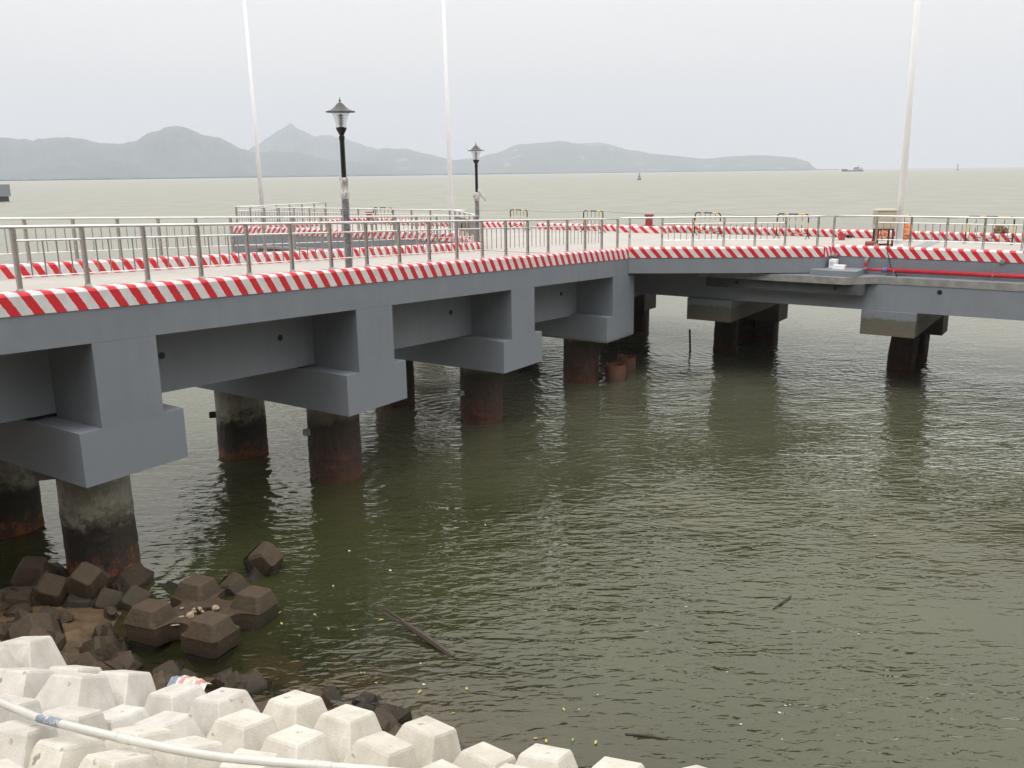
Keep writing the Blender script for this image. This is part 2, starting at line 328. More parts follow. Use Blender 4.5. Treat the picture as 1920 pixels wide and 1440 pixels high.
# ------------------------------------------------------------------ water
def water_mat():
    m_, t, b = mat('turbid_green_water'); l = t.links.new
    t.nodes.remove(b); o = t.nodes['Material Output']
    g = N(t,'ShaderNodeNewGeometry'); sp = N(t,'ShaderNodeSeparateXYZ'); l(g.outputs['Position'], sp.inputs[0])
    # ripples: small wind waves, longer chop and a slow swell
    def nzz(scale, rot, stretch, detail, dist=0.0, rough=.5):
        mp_ = N(t,'ShaderNodeMapping'); mp_.inputs['Rotation'].default_value=(0,0,rot); mp_.inputs['Scale'].default_value=stretch
        l(g.outputs['Position'], mp_.inputs[0])
        n_ = N(t,'ShaderNodeTexNoise'); n_.inputs['Scale'].default_value=scale; n_.inputs['Detail'].default_value=detail; n_.inputs['Distortion'].default_value=dist; n_.inputs['Roughness'].default_value=rough
        l(mp_.outputs[0], n_.inputs['Vector']); return n_.outputs['Fac']
    a = nzz(2.6, R(-14), (.42,1,1), 2, .6)
    bb = nzz(6.5, R(8), (.45,1,1), 2, .5)
    c = nzz(.7, R(-25), (.6,1,1), 2, .4)
    patch = nzz(.10, 0, (1,1,1), 3)
    mrp = N(t,'ShaderNodeMapRange'); mrp.inputs['From Min'].default_value=.38; mrp.inputs['From Max'].default_value=.62; mrp.inputs['To Min'].default_value=.25; mrp.inputs['To Max'].default_value=1.25
    l(patch, mrp.inputs['Value'])
    def mul(x_, k):
        q = N(t,'ShaderNodeMath',operation='MULTIPLY'); l(x_, q.inputs[0])
        if isinstance(k,(int,float)): q.inputs[1].default_value=k
        else: l(k, q.inputs[1])
        return q.outputs[0]
    def add(x_, y_):
        q = N(t,'ShaderNodeMath',operation='ADD'); l(x_, q.inputs[0]); l(y_, q.inputs[1]); return q.outputs[0]
    h = add(add(mul(a,.62), mul(bb,.42)), mul(c,.8))
    h = mul(h, mrp.outputs[0])
    # faint rings spreading from a few of the piles
    for cx_,cy_,am_ in ((-4.7,22.1,.30),(-1.0,27.5,.30),(-7.7,24.2,.25),(2.7,32.9,.3),(15.1,34.0,.35),(9.2,38.0,.3),(-8.3,16.7,.18)):
        dn=N(t,'ShaderNodeVectorMath',operation='DISTANCE'); dn.inputs[1].default_value=(cx_,cy_,0); l(g.outputs['Position'],dn.inputs[0])
        wob=N(t,'ShaderNodeMath',operation='MULTIPLY_ADD'); l(c,wob.inputs[0]); wob.inputs[1].default_value=.9; l(dn.outputs['Value'],wob.inputs[2])
        sn=N(t,'ShaderNodeMath',operation='SINE'); l(mul(wob.outputs[0],15.0),sn.inputs[0])
        ex=N(t,'ShaderNodeMath',operation='POWER'); ex.inputs[0].default_value=.68; l(dn.outputs['Value'],ex.inputs[1])
        h=add(h,mul(mul(sn.outputs[0],ex.outputs[0]),am_*.34))
    bp = N(t,'ShaderNodeBump'); bp.inputs['Strength'].default_value=1.0; bp.inputs['Distance'].default_value=.112; l(h, bp.inputs['Height'])
    # body colour: olive green inshore, pale silt further out
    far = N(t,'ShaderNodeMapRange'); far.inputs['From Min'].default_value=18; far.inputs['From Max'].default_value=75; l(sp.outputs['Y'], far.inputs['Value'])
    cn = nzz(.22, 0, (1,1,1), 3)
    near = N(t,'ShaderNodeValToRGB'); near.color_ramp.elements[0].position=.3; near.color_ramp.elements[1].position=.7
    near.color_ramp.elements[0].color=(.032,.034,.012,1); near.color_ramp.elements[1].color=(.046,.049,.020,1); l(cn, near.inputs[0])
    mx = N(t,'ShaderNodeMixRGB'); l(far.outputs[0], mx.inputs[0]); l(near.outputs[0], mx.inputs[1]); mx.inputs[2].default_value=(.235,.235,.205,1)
    df = N(t,'ShaderNodeBsdfDiffuse'); l(mx.outputs[0], df.inputs[0])
    gl = N(t,'ShaderNodeBsdfGlossy'); l(bp.outputs[0], gl.inputs['Normal']); gl.inputs['Color'].default_value=(.97,.965,.87,1)
    rr = N(t,'ShaderNodeMapRange'); rr.inputs['From Min'].default_value=20; rr.inputs['From Max'].default_value=160; rr.inputs['To Min'].default_value=.03; rr.inputs['To Max'].default_value=.32; l(sp.outputs['Y'], rr.inputs['Value'])
    l(rr.outputs[0], gl.inputs['Roughness'])
    fz = N(t,'ShaderNodeFresnel'); fz.inputs['IOR'].default_value=1.66; l(bp.outputs[0], fz.inputs['Normal'])
    # shallow margin along the rubble: the murky water lets the nearest stones show
    dm = N(t,'ShaderNodeVectorMath',operation='DOT_PRODUCT'); dm.inputs[1].default_value=(.308,.951,0); l(g.outputs['Position'], dm.inputs[0])
    sh = N(t,'ShaderNodeMapRange'); sh.inputs['From Min'].default_value=9.2; sh.inputs['From Max'].default_value=13.6; sh.inputs['To Min'].default_value=1.0; sh.inputs['To Max'].default_value=0
    l(dm.outputs['Value'], sh.inputs['Value'])
    xr = N(t,'ShaderNodeMapRange'); xr.inputs['From Min'].default_value=-1.5; xr.inputs['From Max'].default_value=3.5; xr.inputs['To Min'].default_value=1; xr.inputs['To Max'].default_value=0
    l(sp.outputs['X'], xr.inputs['Value'])
    tf = mul(sh.outputs[0], xr.outputs[0])
    tr = N(t,'ShaderNodeBsdfTransparent'); tr.inputs[0].default_value=(.95,.88,.70,1)
    m1 = N(t,'ShaderNodeMixShader'); l(tf, m1.inputs[0]); l(df.outputs[0], m1.inputs[1]); l(tr.outputs[0], m1.inputs[2])
    fm=N(t,'ShaderNodeMapRange'); fm.inputs['From Min'].default_value=15; fm.inputs['From Max'].default_value=120; fm.inputs['To Min'].default_value=1; fm.inputs['To Max'].default_value=.30; l(sp.outputs['Y'],fm.inputs['Value'])
    m2 = N(t,'ShaderNodeMixShader'); l(mul(fz.outputs[0],fm.outputs[0]), m2.inputs[0]); l(m1.outputs[0], m2.inputs[1]); l(gl.outputs[0], m2.inputs[2])
    l(m2.outputs[0], o.inputs['Surface'])
    return m_
wm = MB()
XS=[-14000,-3000,-600,-100,-20,20,100,600,3000,14000]; YS=[-60,5,20,60,200,800,3000,15500]
for y in YS:
    for x in XS: wm.v.append(Vector((x,y,0)))
nx=len(XS)
for j in range(len(YS)-1):
    for i in range(nx-1): wm.face([j*nx+i,j*nx+i+1,(j+1)*nx+i+1,(j+1)*nx+i])
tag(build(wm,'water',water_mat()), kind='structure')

# ------------------------------------------------------------------ far mountains and low shore
def px_ray(x, y):
    d = fwd + (x-960)/1655*r2 - (y-720)/1655*u2
    return math.atan2(d.x, d.y), d.z/math.hypot(d.x, d.y)
def hill_mat(name, c1, c2, patch=None):
    return noise_mat(name, c1, c2, .004, .9, 0, 1, detail=8, spots=patch)
def ridge(name, prof, dist, depth, m_, seed, rough=1.0, base=-20):
    pts = [(*px_ray(x,y),) for x,y in prof]
    n, mrow = 260, 22
    mb = MB(); a0, a1 = pts[0][0], pts[-1][0]
    for i in range(n+1):
        az = a0+(a1-a0)*i/n
        for (p,q),(p2,q2) in zip(pts, pts[1:]):
            if p <= az <= p2+1e-9: f=(az-p)/(p2-p); f=f*f*(3-2*f)*.5+f*.5; el=q+(q2-q)*f; break
        h0 = max(el*dist + H, 2)
        h0 *= 1 + .045*rough*noise.noise(Vector((i*.23, seed, 0)))+.02*rough*noise.noise(Vector((i*.8, seed, 3)))
        edge = min(1, i/6, (n-i)/6)
        for j in range(mrow+1):
            q = -1+2*j/mrow
            sp_ = noise.fractal(Vector((i*.11, q*2.2+seed*3.1, seed)), 1, 2, 5)
            fall = (1-abs(q)**1.25)
            h = h0*fall*(1+ .38*rough*sp_*min(1,abs(q)*3)) 
            r_ = dist + q*depth*(1+.15*noise.noise(Vector((i*.05,seed,9))))
            mb.v.append(Vector((math.sin(az)*r_, math.cos(az)*r_, max(base, h*max(edge,.0) - (8 if abs(q)>.97 else 0)))))
    for i in range(n):
        for j in range(mrow):
            b=i*(mrow+1)+j; mb.face([b, b+mrow+1, b+mrow+2, b+1])
    o = build(mb, name, m_, smooth=True); tag(o, kind='structure'); return o
MH = hill_mat('wooded_hill', (.030,.050,.034), (.055,.080,.052), ((.10,.10,.08), .006, .66))
MH2 = hill_mat('wooded_hill_with_cuttings', (.034,.055,.040), (.06,.085,.058), ((.20,.20,.18), .005, .62))
ridge('far_mountains', [(440,300),(480,272),(505,256),(525,242),(545,231),(562,242),(590,256),(615,253),(640,259),(665,266),(690,275),(730,285),(780,290),(860,300),(960,322)], 10500, 1300, MH, 1.3, .6)
ridge('mountains', [(-160,262),(-90,258),(0,257),(30,260),(62,263),(110,256),(150,260),(200,269),(222,270),(250,266),(285,246),(320,237),(345,240),(385,254),(410,258),(430,268),(455,280),(480,286),(520,284),(560,286),(620,300),(700,306),(760,318),(800,326)], 7600, 1300, MH, 2.7, .8)
ridge('low_hills', [(-200,318),(-100,312),(0,321),(60,316),(130,304),(190,299),(235,303),(290,314),(340,322),(400,330)], 6300, 450, MH, 5.1, .6)
ridge('mountains_across_the_bay', [(640,318),(690,284),(720,278),(760,279),(800,288),(850,300),(890,296),(930,287),(975,270),(1010,268),(1050,264),(1085,269),(1130,268),(1180,281),(1230,289),(1275,293),(1320,298),(1375,293),(1420,291),(1460,293),(1490,296),(1515,303),(1538,316)], 8800, 1100, MH2, 4.2, .7)
mb = MB(); rr_ = random.Random(3)
for i in range(160):
    x0 = -190+i*11; a_,_ = px_ray(x0, 333); b_,_ = px_ray(x0+11, 333); D=4300+i*14
    hh = 4.0 + 4.5*rr_.random()*(1 if i<110 else .35)
    p=[(math.sin(a_)*D,math.cos(a_)*D),(math.sin(b_)*D,math.cos(b_)*D),(math.sin(b_)*(D+160),math.cos(b_)*(D+160)),(math.sin(a_)*(D+160),math.cos(a_)*(D+160))]
    mb.prism(p,-1,hh)
tag(build(mb,'shore', noise_mat('low_shore', (.02,.022,.02),(.05,.05,.045), .02,.9,0)), kind='structure')

# ------------------------------------------------------------------ kerbs
PROF = [(-.02,-.37),(-.02,-.055),(.012,-.015),(.06,0),(.34,0),(.388,-.015),(.42,-.055),(.42,-.33)]
def prof_v(p): return max(0, -p[1]-.03)
def kerb(mb, path, side, zf, u0=0.0, sgn=1, cap=True):
    """path: (s,t) list of the outer top edge; side=+1 body lies to the left of travel; zf(s) kerb top (relative to the eye)"""
    P = [A+E1*s+E2*t for s,t in path]; n=len(P); rings=[]; u=u0; us=[]
    for i in range(n):
        d0=(P[i]-P[i-1]).normalized() if i else None; d1=(P[i+1]-P[i]).normalized() if i<n-1 else None
        d0=d0 or d1; d1=d1 or d0
        n0=Vector((-d0.y,d0.x))*side; n1=Vector((-d1.y,d1.x))*side
        mm=(n0+n1).normalized(); mm/=max(.4,mm.dot(n0))
        if i: u+=(P[i]-P[i-1]).length
        us.append(u); z=zf(path[i][0])+H; b=len(mb.v)
        for q in PROF: mb.v.append(Vector((P[i].x+mm.x*q[0],P[i].y+mm.y*q[0],z+q[1])))
        rings.append(b)
    m_=len(PROF)
    for i in range(n-1):
        for j in range(m_-1):
            a,b=rings[i]+j,rings[i+1]+j; v0,v1=prof_v(PROF[j]),prof_v(PROF[j+1])
            f=[a,b,b+1,a+1]; uv=[(us[i],v0*sgn),(us[i+1],v0*sgn),(us[i+1],v1*sgn),(us[i],v1*sgn)]
            if side<0: f=f[::-1]; uv=uv[::-1]
            mb.face(f,uv)
    if cap:
        for k in (0,-1):
            f=[rings[k]+j for j in range(m_)]
            mb.face(f if (k==0)==(side<0) else f[::-1], [(us[k],0)]*m_)
    return u
SEND = 21.6
# ------------------------------------------------------------------ the walkway (fixed trestle)
walk = thing('pier_walkway','grey concrete walkway on thick round piles, sloping from the left to the cross platform','pier', W(0,3.5,-7.7))
mb=MB(); mb.st(-9,SEND,.40,6.62,lambda s:K(s)-.60,lambda s:K(s)-.33); build(mb,'deck',M_deck,walk)
mb=MB(); kerb(mb,[(-9,0),(-4,0),(1,0),(6,0),(11,0),(16,0),(SEND,0)],+1,K,.04); build(mb,'kerb',M_stripew,walk)
mb=MB(); kerb(mb,[(-9,7.02),(-4,7.02),(1,7.02),(6,7.02),(11,7.02),(16,7.02),(SEND,7.02)],-1,K,.20); build(mb,'kerb',M_stripew,walk)
for t0,t1 in ((0,.38),(6.64,7.02)):
    mb=MB(); mb.st(-9,SEND,t0,t1,lambda s:K(s)-.97,lambda s:K(s)-.372); build(mb,'fascia_beam',M_grey,walk)
mb=MB(); mb.st(-9,SEND,.384,6.636,lambda s:K(s)-.97,lambda s:K(s)-.604); build(mb,'soffit_slab',M_grey,walk)
for t0 in (1.5,5.1):
    mb=MB(); mb.st(-9,SEND+3,t0,t0+.42,lambda s:K(s)-2.45,lambda s:K(s)-.973); build(mb,'girder',M_grey,walk)
bents=[(-5.0,-4.16,-5.16),(1.56,-4.38,-5.38),(8.14,-4.62,-5.62),(14.65,-4.87,-5.83),(21.09,-5.05,-5.97)]
def ring_pile(mb,P,r_,z0,z1,n=44,seed=0,am=.012,lean=(0,0)):
    rows=40
    b=len(mb.v)
    for i in range(rows+1):
        z=z0+(z1-z0)*i/rows
        for k in range(n):
            an=2*math.pi*k/n
            q=r_*(1+am*noise.noise(Vector((math.cos(an)*2,math.sin(an)*2,z*1.5+seed)))*2+(.014+.03*noise.noise(Vector((math.cos(an)*6,math.sin(an)*6,z*7+seed))) if z<1.3 else 0))
            mb.v.append(Vector((P.x+lean[0]*(z-z1)+q*math.cos(an),P.y+lean[1]*(z-z1)+q*math.sin(an),z)))
    for i in range(rows):
        for k in range(n):
            k2=(k+1)%n; mb.face([b+i*n+k,b+i*n+k2,b+(i+1)*n+k2,b+(i+1)*n+k])
    mb.face([b+k for k in range(n-1,-1,-1)]); mb.face([b+rows*n+k for k in range(n)])
for bi,(sc_,zt,zb) in enumerate(bents):
    wd = 1.06; 
    mb=MB(); mb.st(sc_-wd,sc_+wd,0.002,7.018,zb,zt); c=build(mb,'pile_cap',M_capw,walk)
    for t0,t1 in ((0,1.497),(5.523,7.02)):
        c0,c1=(sc_-.63,sc_+.63)
        if bi==4: c1=sc_+1.05
        mb=MB(); mb.st(c0,c1,t0,t1,zt+.002 if False else zt,lambda s:K(s)-.973); build(mb,'column',M_grey,walk)
    for ti,t in enumerate((1.65,5.36)):
        P=W(sc_,t,0); mt=M_pile if bi<3 and not(bi==2 and ti==0) else M_pilered
        mb=MB(); ring_pile(mb,P,.67,-1.5,zb+H-.003,seed=bi*3+ti); p=build(mb,'pile',mt,walk,smooth=False)
        # cut-off steel stubs left in the pile
        if bi in (1,2,3):
            for an,z,l_ in ([(200,2.05,.42),(10,2.15,.3)] if ti==0 and bi==1 else [(215,1.65,.22)] if ti==0 else [(190,1.15,.25),(-5,1.75,.22)]):
                zz=z-.35*(bi-1) if ti==0 else z
                d=Vector((math.cos(R(an)),math.sin(R(an)),0)); c_=Vector((P.x,P.y,zz))+d*.6
                M_=Matrix.Translation(c_)@Matrix.Rotation(R(an),4,'Z')
                q=MB(); q.box(0,l_,-.06,-.04,-.08,.08,M_); q.box(0,l_,.04,.06,-.08,.08,M_); q.box(0,l_*.9,-.039,.039,-.08,-.06,M_)
                build(q,'bracket',M_rust if ti else M_rawc,p,origin=wloc(walk))
for s_,z_ in ((3.27,-3.61),(6.45,-3.74),(9.8,-3.88),(13.0,-4.02),(16.2,-4.12),(19.36,-4.21)):
    P=W(s_,1.5,z_); mb=MB(); d=Vector((E2.x,E2.y,0))
    mb.tube([P-d*.012,P+d*.004],.075,12); build(mb,'drain_hole',M_black,walk)

# ------------------------------------------------------------------ the pier head
head = thing('cross_platform','grey concrete cross platform at the end of the walkway with striped kerbs','pier', W(29,0,-7.7))
KF=lambda s:KP
poly=[(21.62,.42),(25.1,-5.62),(26.15,-5.85),(26.15,-38),(34.1,-38),(34.1,26.1),(25.5,26.1),(25.5,10.95),(21.62,6.62)]
mb=MB(); mb.prism([tuple((A+E1*s+E2*t)) for s,t in poly][::-1],DP-.25+H,DP+H); build(mb,'deck',M_deck,head)
poly2=[(21.64,.3),(25.2,-5.75),(26.0,-6.0),(26.0,-38),(34.9,-38),(34.9,26.3),(25.4,26.3),(25.4,11.1),(21.64,6.75)]
mb=MB(); mb.prism([tuple((A+E1*s+E2*t)) for s,t in poly2][::-1],DP-.62+H,DP-.254+H); build(mb,'soffit_slab',M_greyshade,head)
# kerbs: near edge and chamfers
mb=MB(); kerb(mb,[(SEND+.01,0),(25.02,-6.02)],+1,KF,0); build(mb,'kerb',M_stripe,head)
mb=MB(); kerb(mb,[(25.04,-6.05),(25.75,-6.10)],+1,KF,0); build(mb,'kerb',M_stripe,head)
mb=MB(); kerb(mb,[(25.76,-6.12),(25.76,-38)],+1,KF,0.1); build(mb,'kerb',M_stripe,head)
mb=MB(); kerb(mb,[(SEND+.01,7.02),(25.1,10.85)],-1,KF,0); build(mb,'kerb',M_stripe,head)
mb=MB(); kerb(mb,[(25.1,10.87),(25.1,26.5)],-1,KF,0); build(mb,'kerb',M_stripe,head)
mb=MB(); kerb(mb,[(25.12,26.52),(34.6,26.52)],-1,KF,0); build(mb,'kerb',M_stripe,head)
for (t0,t1,so) in ((-38,4.3,34.85),(6.25,11.85,34.35),(12.7,15.6,34.35),(17.4,22.3,34.6),(22.9,26.45,34.9)):
    mb=MB(); kerb(mb,[(so,t1),(so,t0)],-1,KF,.1); build(mb,'kerb',M_stripe,head)
mb=MB(); kerb(mb,[(34.9,6.2),(33.85,6.15),(33.85,4.4),(34.9,4.35)],-1,KF,.1); build(mb,'kerb',M_stripe,head)
# fascia under kerbs
def wall(path, side, th, z0, z1):
    mb=MB()
    P=[A+E1*s+E2*t for s,t in path]
    for a,b in zip(P,P[1:]):
        d=(b-a).normalized(); nn_=Vector((-d.y,d.x))*side*th
        pts=[a,b,b+nn_,a+nn_]
        if side<0: pts=pts[::-1]
        mb.prism([tuple(p) for p in pts],z0+H,z1+H)
    return mb
build(wall([(SEND+.01,0),(25.02,-6.02)],1,.36,KP-.93,KP-.372),'fascia_beam',M_grey,head)
build(wall([(25.03,-6.05),(25.74,-6.08)],1,.34,KP-.93,KP-.372),'fascia_beam',M_grey,head)
build(wall([(25.76,-6.1),(25.76,-38)],1,.24,-3.668,KP-.372),'fascia_beam',M_grey,head)
build(wall([(SEND+.01,7.02),(25.1,10.86)],-1,.26,KP-.93,KP-.372),'fascia_beam',M_grey,head)
build(wall([(25.1,10.88),(25.1,26.5)],-1,.28,KP-2.2,KP-.372),'fascia_beam',M_grey,head)
build(wall([(25.1,26.52),(34.9,26.52)],-1,.2,KP-2.2,KP-.372),'fascia_beam',M_grey,head)
build(wall([(34.9,26.4),(34.9,-38)],-1,.2,KP-1.5,KP-.39),'fascia_beam',M_grey,head)
# ledge with the pipe
lp=[(24.15,-1.7),(24.15,-7.05),(25.03,-7.95),(25.03,-38),(25.96,-38),(25.96,-1.7)]
mb=MB(); mb.prism([tuple(A+E1*s+E2*t) for s,t in lp][::-1],-3.91+H,-3.672+H); build(mb,'ledge',M_rawc,head)
lp2=[(24.22,-1.75),(24.22,-7.02),(25.10,-7.92),(25.10,-37),(25.755,-37),(25.755,-1.75)]
mb=MB(); mb.prism([tuple(A+E1*s+E2*t) for s,t in lp2][::-1],-3.671+H,-3.665+H); build(mb,'ledge_coating',M_grey,head)
mb=MB(); mb.st(24.42,25.72,-7.35,-5.75,-3.664,-3.47); build(mb,'plinth',M_grey,head)
mb=MB(); mb.st(24.4,25.04,-7.6,-1.9,-4.28,-3.914); build(mb,'ledge_shade_bracket',M_greyshade,head)  # bracket in the dark band below the ledge; its colour holds the ledge's shade
mb=MB(); mb.st(24.5,25.05,12,24.4,-3.78,-3.66); build(mb,'ledge',M_rawc,head)
for s0,t0,t1 in ((25.05,-38,9),(28.6,-38,24),(31.8,-38,24),(34.2,-38,24)):
    mb=MB(); mb.st(s0,s0+.5,t0,t1,-4.85,-3.912 if s0<26 else -3.652); build(mb,'girder',M_grey if s0<26 else M_greyshade,head)
for tcn_ in (17.6,11.1,4.6,-1.85,-8.4,-14.9,-21.4,-27.9):
    mb=MB(); mb.st(24.9,32.6,tcn_-.9,tcn_+.9,-5.70,-4.852); build(mb,'pile_cap',M_capr,head)
    mb=MB(); mb.st(30.6,31.9,tcn_-.95,tcn_+.5,-6.50,-5.702); build(mb,'fender_block',M_capr,head)
    mb=MB(); mb.st(25.6,34.1,tcn_-.35,tcn_+.35,-4.848,-3.66); build(mb,'cross_beam',M_greyshade,head)
    for sp_,dt,rr2 in ((29.3,.85 if -3<tcn_<0 else .15,.50),(32.2,.95 if -3<tcn_ else .35,.6),(31.9,-.05 if -3<tcn_ else .2,.5)):
        if 1:
            P=W(sp_,tcn_+dt,0)
            mb=MB(); ring_pile(mb,P,rr2,-1.5,-5.704+H,seed=tcn_,am=.03,lean=(.04,-.02) if sp_<30 else (0,0)); build(mb,'pile',M_pilered,head)
for t_ in (-3.11,-6.68):
    P=W(24.4,t_,-4.08); mb=MB(); d=Vector((E1.x,E1.y,0)); mb.tube([P-d*.012,P+d*.004],.07,12); build(mb,'drain_hole',M_black,head)
for t_ in (-9.93,-13.2):
    P=W(25.05,t_,-4.09); mb=MB(); d=Vector((E1.x,E1.y,0)); mb.tube([P-d*.012,P+d*.004],.08,12); build(mb,'drain_hole',M_black,head)
for t_ in (-6.28,-11.62):
    P=W(25.74,t_,-3.04); mb=MB(); d=Vector((E1.x,E1.y,0)); mb.tube([P-d*.05,P+d*.01],.075,14); build(mb,'drain_spout',M_rawc,head)
# metal cover strip let into the deck
c0=A+E1*29.0+E2*(-8.25); c1=A+E1*33.5+E2*(-8.15)
mb=MB(); mb.st(28.6,33.6,-8.55,-8.05,DP+.004,DP+.012); build(mb,'cover_plate',noise_mat('grey_plate',(.20,.22,.235),(.27,.29,.30),4,.5,.05),head)
# ramp kerb on deck between the two levels of the left arm
# ------------------------------------------------------------------ railings
PH=1.05
pm=MB()
pm.box(-.035,-.012,-.03,.03,.012,PH-.03); pm.box(.012,.035,-.03,.03,.012,PH-.03); pm.box(-.011,.011,-.022,.022,.35,.42); pm.box(-.011,.011,-.022,.022,.8,.86)
pm.box(-.06,.06,-.055,.055,0,.011)
pm.hexa([(-.05,-.045,.0115),(.05,-.045,.0115),(.05,.045,.0115),(-.05,.045,.0115),(-.037,-.032,.05),(.037,-.032,.05),(.037,.032,.05),(-.037,.032,.05)])
POST=pm.mesh('post',M_postst)
_pan={}
def panel_mesh(Lb,dz,nb):
    k=(round(Lb,2),round(dz,3),nb)
    if k not in _pan:
        f=MB(); f.tube([(0.03,0,.83),(Lb-.03,0,.83+dz)],.02,8); g=MB(); g.tube([(0.03,0,.24),(Lb-.03,0,.24+dz)],.013,6)
        b=MB(); b.tube([(0,0,.25),(0,0,.815)],.0125,6)
        _pan[k]=(f.mesh('mid_rail',M_rail),b.mesh('baluster',M_postst),g.mesh('bottom_rail',M_rail))
    return _pan[k]
def railing(label, path_pts, posts, skip=(), nb=4, ends=(0,0), group='stainless steel railings on the pier'):
    """posts: list of world base points in order; a tube runs over them"""
    r0=posts[0]; root=thing('railing',label,'railing',r0,group)
    top=[p+Vector((0,0,PH)) for p in posts]
    d0=(top[0]-top[1]).normalized(); d1=(top[-1]-top[-2]).normalized()
    line=([top[0]+d0*ends[0]] if ends[0] else [])+top+([top[-1]+d1*ends[1]] if ends[1] else [])
    mb=MB(); mb.tube(line,.032,10); build(mb,'top_rail',M_rail,root,smooth=True)
    for i,p in enumerate(posts):
        dd=(posts[min(i+1,len(posts)-1)]-posts[max(i-1,0)]); a=math.atan2(dd.y,dd.x)
        o=link('post',POST,root,p-r0); o.rotation_euler=(0,0,a)
        if i<len(posts)-1 and i not in skip:
            d=posts[i+1]-p; Lb=math.hypot(d.x,d.y); f,b,g=panel_mesh(Lb,d.z,nb); a=math.atan2(d.y,d.x)
            po=link('mid_rail',f,root,p-r0); po.rotation_euler=(0,0,a); pb=link('bottom_rail',g,root,p-r0); pb.rotation_euler=(0,0,a)
            for k in range(nb):
                q=(k+1)/(nb+1); bo=link('baluster',b,po,(Lb*q,0,d.z*q))
    return root
near=[W(-.05+1.178*k,.22,K(-.05+1.178*k)) for k in range(-5,19)]
railing('long stainless railing along the near edge of the sloping walkway',None,near,skip={0,1,2,3,4,22})
farp=[W(3.55+1.19*k,6.8,K(3.55+1.19*k)) for k in range(-5,16)]
railing('stainless railing along the far edge of the sloping walkway, behind the lamp post',None,farp,ends=(0,.25))
d1_=(Vector((25.02,-6.02))-Vector((SEND,0))); 
seg=[]
for q in (.035,.20,.365,.52,.68,.83,.975): seg.append((q))
seg1=[W(SEND+.05+ (3.42)*q+.19, 0.1-6.02*q+.1, KP) for q in (.015,.185,.345,.505,.665,.82,.985)]
railing('stainless railing on the slanting corner kerb between walkway and right arm',None,seg1,skip={0,5},ends=(.35,.2))
seg2=[W(25.85,-6.12,KP)]+[W(25.97,-7.55-1.14*k,KP) for k in range(0,22)]
railing('stainless railing on the front edge of the right arm above the red pipe',None,seg2,skip={0})
armf=[W(25.3,11.1+1.16*k,KP) for k in range(14)]
railing('stainless railing on the front edge of the left arm of the pier head',None,armf,ends=(.9,0),nb=5)
arme=[W(25.35+.98*k,26.3,KP) for k in range(8)]
railing('stainless railing across the outer end of the left arm, farthest left',None,arme,nb=4)
chf=[W(21.85+3.2*q,7.1+3.5*q,KP) for q in (0,.25,.5,.75,1.0)]
railing('short dense railing on the inner corner beside the second lamp post',None,chf,nb=9)

